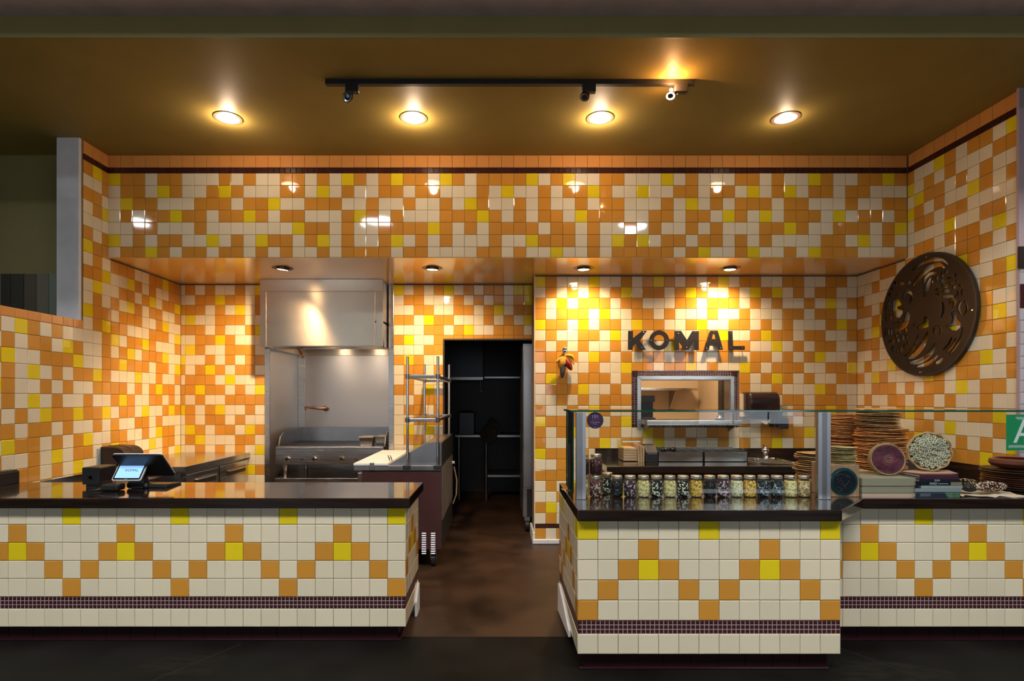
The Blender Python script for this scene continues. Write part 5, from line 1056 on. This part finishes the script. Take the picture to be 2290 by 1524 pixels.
for k, (a_, b_) in enumerate(pts):
    s_ = k % 4
    if s_ not in rmesh:
        r_ = (.0108, .0098, .0114, .0092)[s_]; q = MB(); q.lathe([(r_*.9, -.06), (r_, -.003), (r_*.9, .0), (r_*.5, .0), (r_*.45, -.004), (.0003, -.004)], seg=9, cap=False); q.m = [1 if i >= 4*9 else 0 for i in range(len(q.f))]
        me = bpy.data.meshes.new('reed'); me.from_pydata([tuple(v) for v in q.v], [], q.f); me.materials.append(M_REED); me.materials.append(M_REEDD)
        for p_, mi in zip(me.polygons, q.m): p_.material_index = mi; p_.use_smooth = True
        rmesh[s_] = me
    o = bpy.data.objects.new('reed', rmesh[s_]); COL.objects.link(o); o.parent = rk; o.matrix_parent_inverse = rk.matrix_basis.inverted()
    dd = (dn + (x_*a_ + y_*b_)*.14/rb + Vector((random.gauss(0, .035), 0, random.gauss(0, .035)))).normalized()
    o.location = bc + x_*a_ + y_*b_ + dn*(.012 - .25*(a_*a_ + b_*b_)/rb + random.uniform(-.006, .006)); o.rotation_mode = 'QUATERNION'; o.rotation_quaternion = dd.to_track_quat('Z', 'Y')
# canvas cloth
q = MB(); nx, ny = 26, 10; X0, X1 = PX(2150, 3.36), 3.245
vs = []
for i in range(nx + 1):
    for k in range(ny + 1):
        x = X0 + (X1 - X0)*i/nx; y = 3.345 + .03*math.sin(i*.5) + .36*k/ny + .02*math.sin(k); z = ZT + .006 + .008*math.sin(i*.9 + k*.5) * (.4 + .6*k/ny) + .004*math.sin(k*1.7 + i*.3) + (.022*max(0, 1 - i/3) if k > 1 else 0)
        vs.append((x, y, max(z, ZT + .002)))
fs = [(i*(ny+1)+k, (i+1)*(ny+1)+k, (i+1)*(ny+1)+k+1, i*(ny+1)+k+1) for i in range(nx) for k in range(ny)]
q.add(vs, fs); clo = q.build('canvas_cloth', M_CANVAS, smooth=True); m_ = clo.modifiers.new('solid', 'SOLIDIFY'); m_.thickness = .002; tag(clo, 'crumpled off-white canvas cloth spread under the dried cobs', 'cloth')
# dried cobs
def big_cob(p0, p1, r, m, label):
    p0, p1 = Vector(p0), Vector(p1); L = (p1 - p0).length; q = MB()
    q.lathe([(max(.004, r*math.sin(math.pi*(.06 + .90*i/16)) ** .6), L*i/16) for i in range(17)], p0, d=p1 - p0, seg=28, fn=lambda a, rr, h: (rr*(1 + .05*math.cos(14*a)), h))
    return tag(q.build('corn_cob', m, smooth=True), label, 'corn cob', 'dried cobs on the canvas cloth')
km1 = kernel_mat('cob_speckled', [('3a1a12', 5), ('d8c8b0', 3), ('5a2a1c', 3)], 130); km2 = kernel_mat('cob_dark', [('0b0a0b', 7), ('241c1a', 3), ('161214', 2)], 130); km3 = kernel_mat('cob_black_cream', [('0f0d0d', 6), ('c8b080', 3), ('1c1614', 3)], 120)
big_cob((PX(2182, 3.40), 3.40, ZT + .056), (PX(2250, 3.46), 3.46, ZT + .050), .032, km1, 'plump maroon and white speckled corn cob on the canvas cloth')
big_cob((PX(2148, 3.44), 3.44, ZT + .050), (PX(2186, 3.42), 3.42, ZT + .042), .026, km2, 'plain black corn cob on the canvas cloth')
big_cob((PX(2136, 3.62), 3.62, ZT + .060), (PX(2192, 3.60), 3.60, ZT + .040), .026, km3, 'black corn cob with scattered cream kernels on the canvas cloth')
# clay plates and bowl
px_, py_ = PX(2298, 3.66), 3.66; z = ZT + .002
plates = [(.190, 'd'), (.185, 'r'), (.182, 'r'), (.186, 'r'), (.180, 'r'), (.183, 'r'), (.178, 'r'), (.184, 'd'), (.19, 'r'), (.186, 'd')]
PRO = {}
for k, (r_, c_) in enumerate(plates):
    key = (round(r_, 3), c_)
    if key not in PRO:
        q = MB(); q.lathe([(.001, 0), (r_*.6, 0), (r_*.97, .006), (r_, .010), (r_*.985, .013), (r_*.6, .008), (.001, .008)], seg=48, cap=False); o = q.build('clay_plate', M_CLAY if c_ == 'r' else M_CLAYD, smooth=True); PRO[key] = o
    else: o = PRO[key].copy(); COL.objects.link(o)
    o.location = (min(px_ + random.gauss(0, .004), XR - .24), py_, z); z += .0135
    tag(o, 'red clay plate in the stack below the clay bowl' if c_ == 'r' else 'dark brown clay plate in the stack below the clay bowl', 'plate', 'red clay plates' if c_ == 'r' else 'dark clay plates')
q = MB(); q.lathe([(.001, 0), (.10, 0), (.135, .012), (.150, .034), (.145, .056), (.118, .066), (.112, .062), (.13, .04), (.10, .012), (.001, .01)], (min(px_, XR - .24) + .012, py_, z + .001), seg=48, cap=False); tag(q.build('clay_bowl', M_CLAY, smooth=True), 'round red clay bowl on top of the plate stack', 'bowl')

# ------------------------------------------------------------------ register on the left counter
pm = thing('payment_terminal', 'point-of-sale terminal with a small lit customer screen', 'payment terminal', (-2.4, 3.72, ZT))
def slab(c0, c1, c2, th, inset=0.):      # c0 bottom-left, c1 bottom-right, c2 top-left
    c0, c1, c2 = Vector(c0), Vector(c1), Vector(c2); u_ = (c1 - c0); v_ = (c2 - c0); n_ = u_.cross(v_).normalized()
    un, vn = u_.normalized(), v_.normalized(); c0 = c0 + un*inset + vn*inset; u_ = u_ - un*2*inset; v_ = v_ - vn*2*inset
    M = Matrix((un, vn, n_)).transposed().to_4x4(); M.translation = c0
    return u_.length, v_.length, M
def rrect(w_, h_, r, n=6):
    out = []
    for cx_, cy_, a0 in ((w_-r, r, -90), (w_-r, h_-r, 0), (r, h_-r, 90), (r, r, 180)):
        out += [(cx_ + r*math.cos(R(a0 + 90*i/n)), cy_ + r*math.sin(R(a0 + 90*i/n))) for i in range(n+1)]
    return out
# customer display (faces the camera, leaning back)
A, Bq, Cq = Vector((-2.525, 3.62, .953)), Vector((-2.336, 3.62, .953)), Vector((-2.525, 3.708, 1.065))
w_, h_, M = slab(A, Bq, Cq, .01)
shape_mesh([rrect(w_, h_, .012)], M @ Matrix.Translation((0, 0, -.006)), .012, M_WHITE, 'display_case', pm)
shape_mesh([[(x + .004, y + .004) for x, y in rrect(w_ - .008, h_ - .008, .010)]], M @ Matrix.Translation((0, 0, .0004)), .001, M_BLKG, 'bezel', pm)
shape_mesh([[(x + .014, y + .017) for x, y in rrect(w_ - .028, h_ - .031, .002)]], M @ Matrix.Translation((0, 0, .0013)), .0008, M_SCREEN, 'screen', pm)
text_mesh("KOMAL", .026, M @ Matrix.Translation((w_*.56, h_*.52, .0024)), M_INK, 'screen_text', pm, extrude=.0003, shear=.1)
text_mesh("Clover", .008, M @ Matrix.Translation((w_*.5, .009, .0016)), MATS['grey_plastic'], 'maker_mark', pm, extrude=.0002)
# staff screen (seen from behind, top leaning towards the customer)
A, Bq, Cq = Vector((-2.518, 3.772, .971)), Vector((-2.19, 3.772, .971)), Vector((-2.518, 3.62, 1.126))
w_, h_, M = slab(A, Bq, Cq, .01)
shape_mesh([rrect(w_, h_, .014)], M @ Matrix.Translation((0, 0, .006)), .012, M_BLK, 'staff_screen', pm)
shape_mesh([rrect(w_, h_, .014), [(x + .003, y + .003) for x, y in rrect(w_ - .006, h_ - .006, .012)]], M @ Matrix.Translation((0, 0, -.002)), .006, M_WHITE, 'screen_rim', pm)
q = MB(); q.prism([(3.66, ZT + .002), (3.86, ZT + .002), (3.86, ZT + .012), (3.74, ZT + .03), (3.70, 1.0), (3.675, 1.0), (3.665, ZT + .03)], 'x', -2.445, -2.345); q.build('stand', M_BLK, pm, bevel=.005)
q = MB(); q.prism([(3.70, ZT + .001), (3.88, ZT + .001), (3.88, ZT + .012), (3.70, ZT + .026)], 'x', -2.44, -2.21); q.build('base', M_BLK, pm, bevel=.004)
q = MB(); q.cyl((-2.45, 3.68, ZT + .022), (-2.335, 3.68, ZT + .022), .02); q.build('hinge', M_BLKG, pm, smooth=True); q = MB(); q.lathe([(.008, 0), (.014, 0), (.014, .002), (.008, .002)], (-2.335, 3.68, ZT + .022), d=(1, 0, 0)); q.build('hinge_ring', M_SILV, pm)
# receipt printer cube
cb = thing('receipt_printer', 'black cube receipt printer beside the payment terminal', 'printer', (-2.72, 3.78, ZT))
q = MB(); q.prism([(-2.775, ZT + .022), (-2.665, ZT + .022), (-2.655, ZT + .13), (-2.66, ZT + .138), (-2.77, ZT + .138), (-2.778, ZT + .13)], 'y', 3.70, 3.86); q.build('case', M_BLK, cb, bevel=.004)
q = MB(); q.box(-2.76, -2.675, 3.715, 3.85, ZT, ZT + .022); q.build('foot', M_BLKM, cb)
q = MB(); q.lathe([(.016, 0), (.016, .002), (.010, .002), (.009, .0)], (-2.72, 3.70, ZT + .07), d=(0, -1, 0)); q.build('round_button', M_BLKG, cb)
cr = thing('card_reader', 'small rounded black card reader on the long countertop', 'card reader', (-2.50, 3.60, ZT))
q = MB(); q.box(-2.555, -2.44, 3.555, 3.64, ZT + .002, ZT + .045); q.build('case', M_BLK, cr, bevel=.014, seg=3); q = MB(); q.box(-2.556, -2.439, 3.554, 3.641, ZT + .022, ZT + .025); q.build('seam', M_BLKG, cr, bevel=.001)
q = MB(); q.tube(sm([(-2.66, 3.68, ZT + .004), (-2.63, 3.66, ZT + .02), (-2.60, 3.66, ZT + .05), (-2.54, 3.67, ZT + .05), (-2.50, 3.64, ZT + .035)], 6), .0025, 6); q.tube(sm([(-2.66, 3.72, ZT + .004), (-2.64, 3.64, ZT + .003), (-2.66, 3.60, ZT + .003), (-2.62, 3.585, ZT + .004), (-2.56, 3.60, ZT + .012)], 6), .0025, 6); tag(q.build('cable', M_BLK, smooth=True), 'thin black cables between the cube printer and the card reader', 'cable')
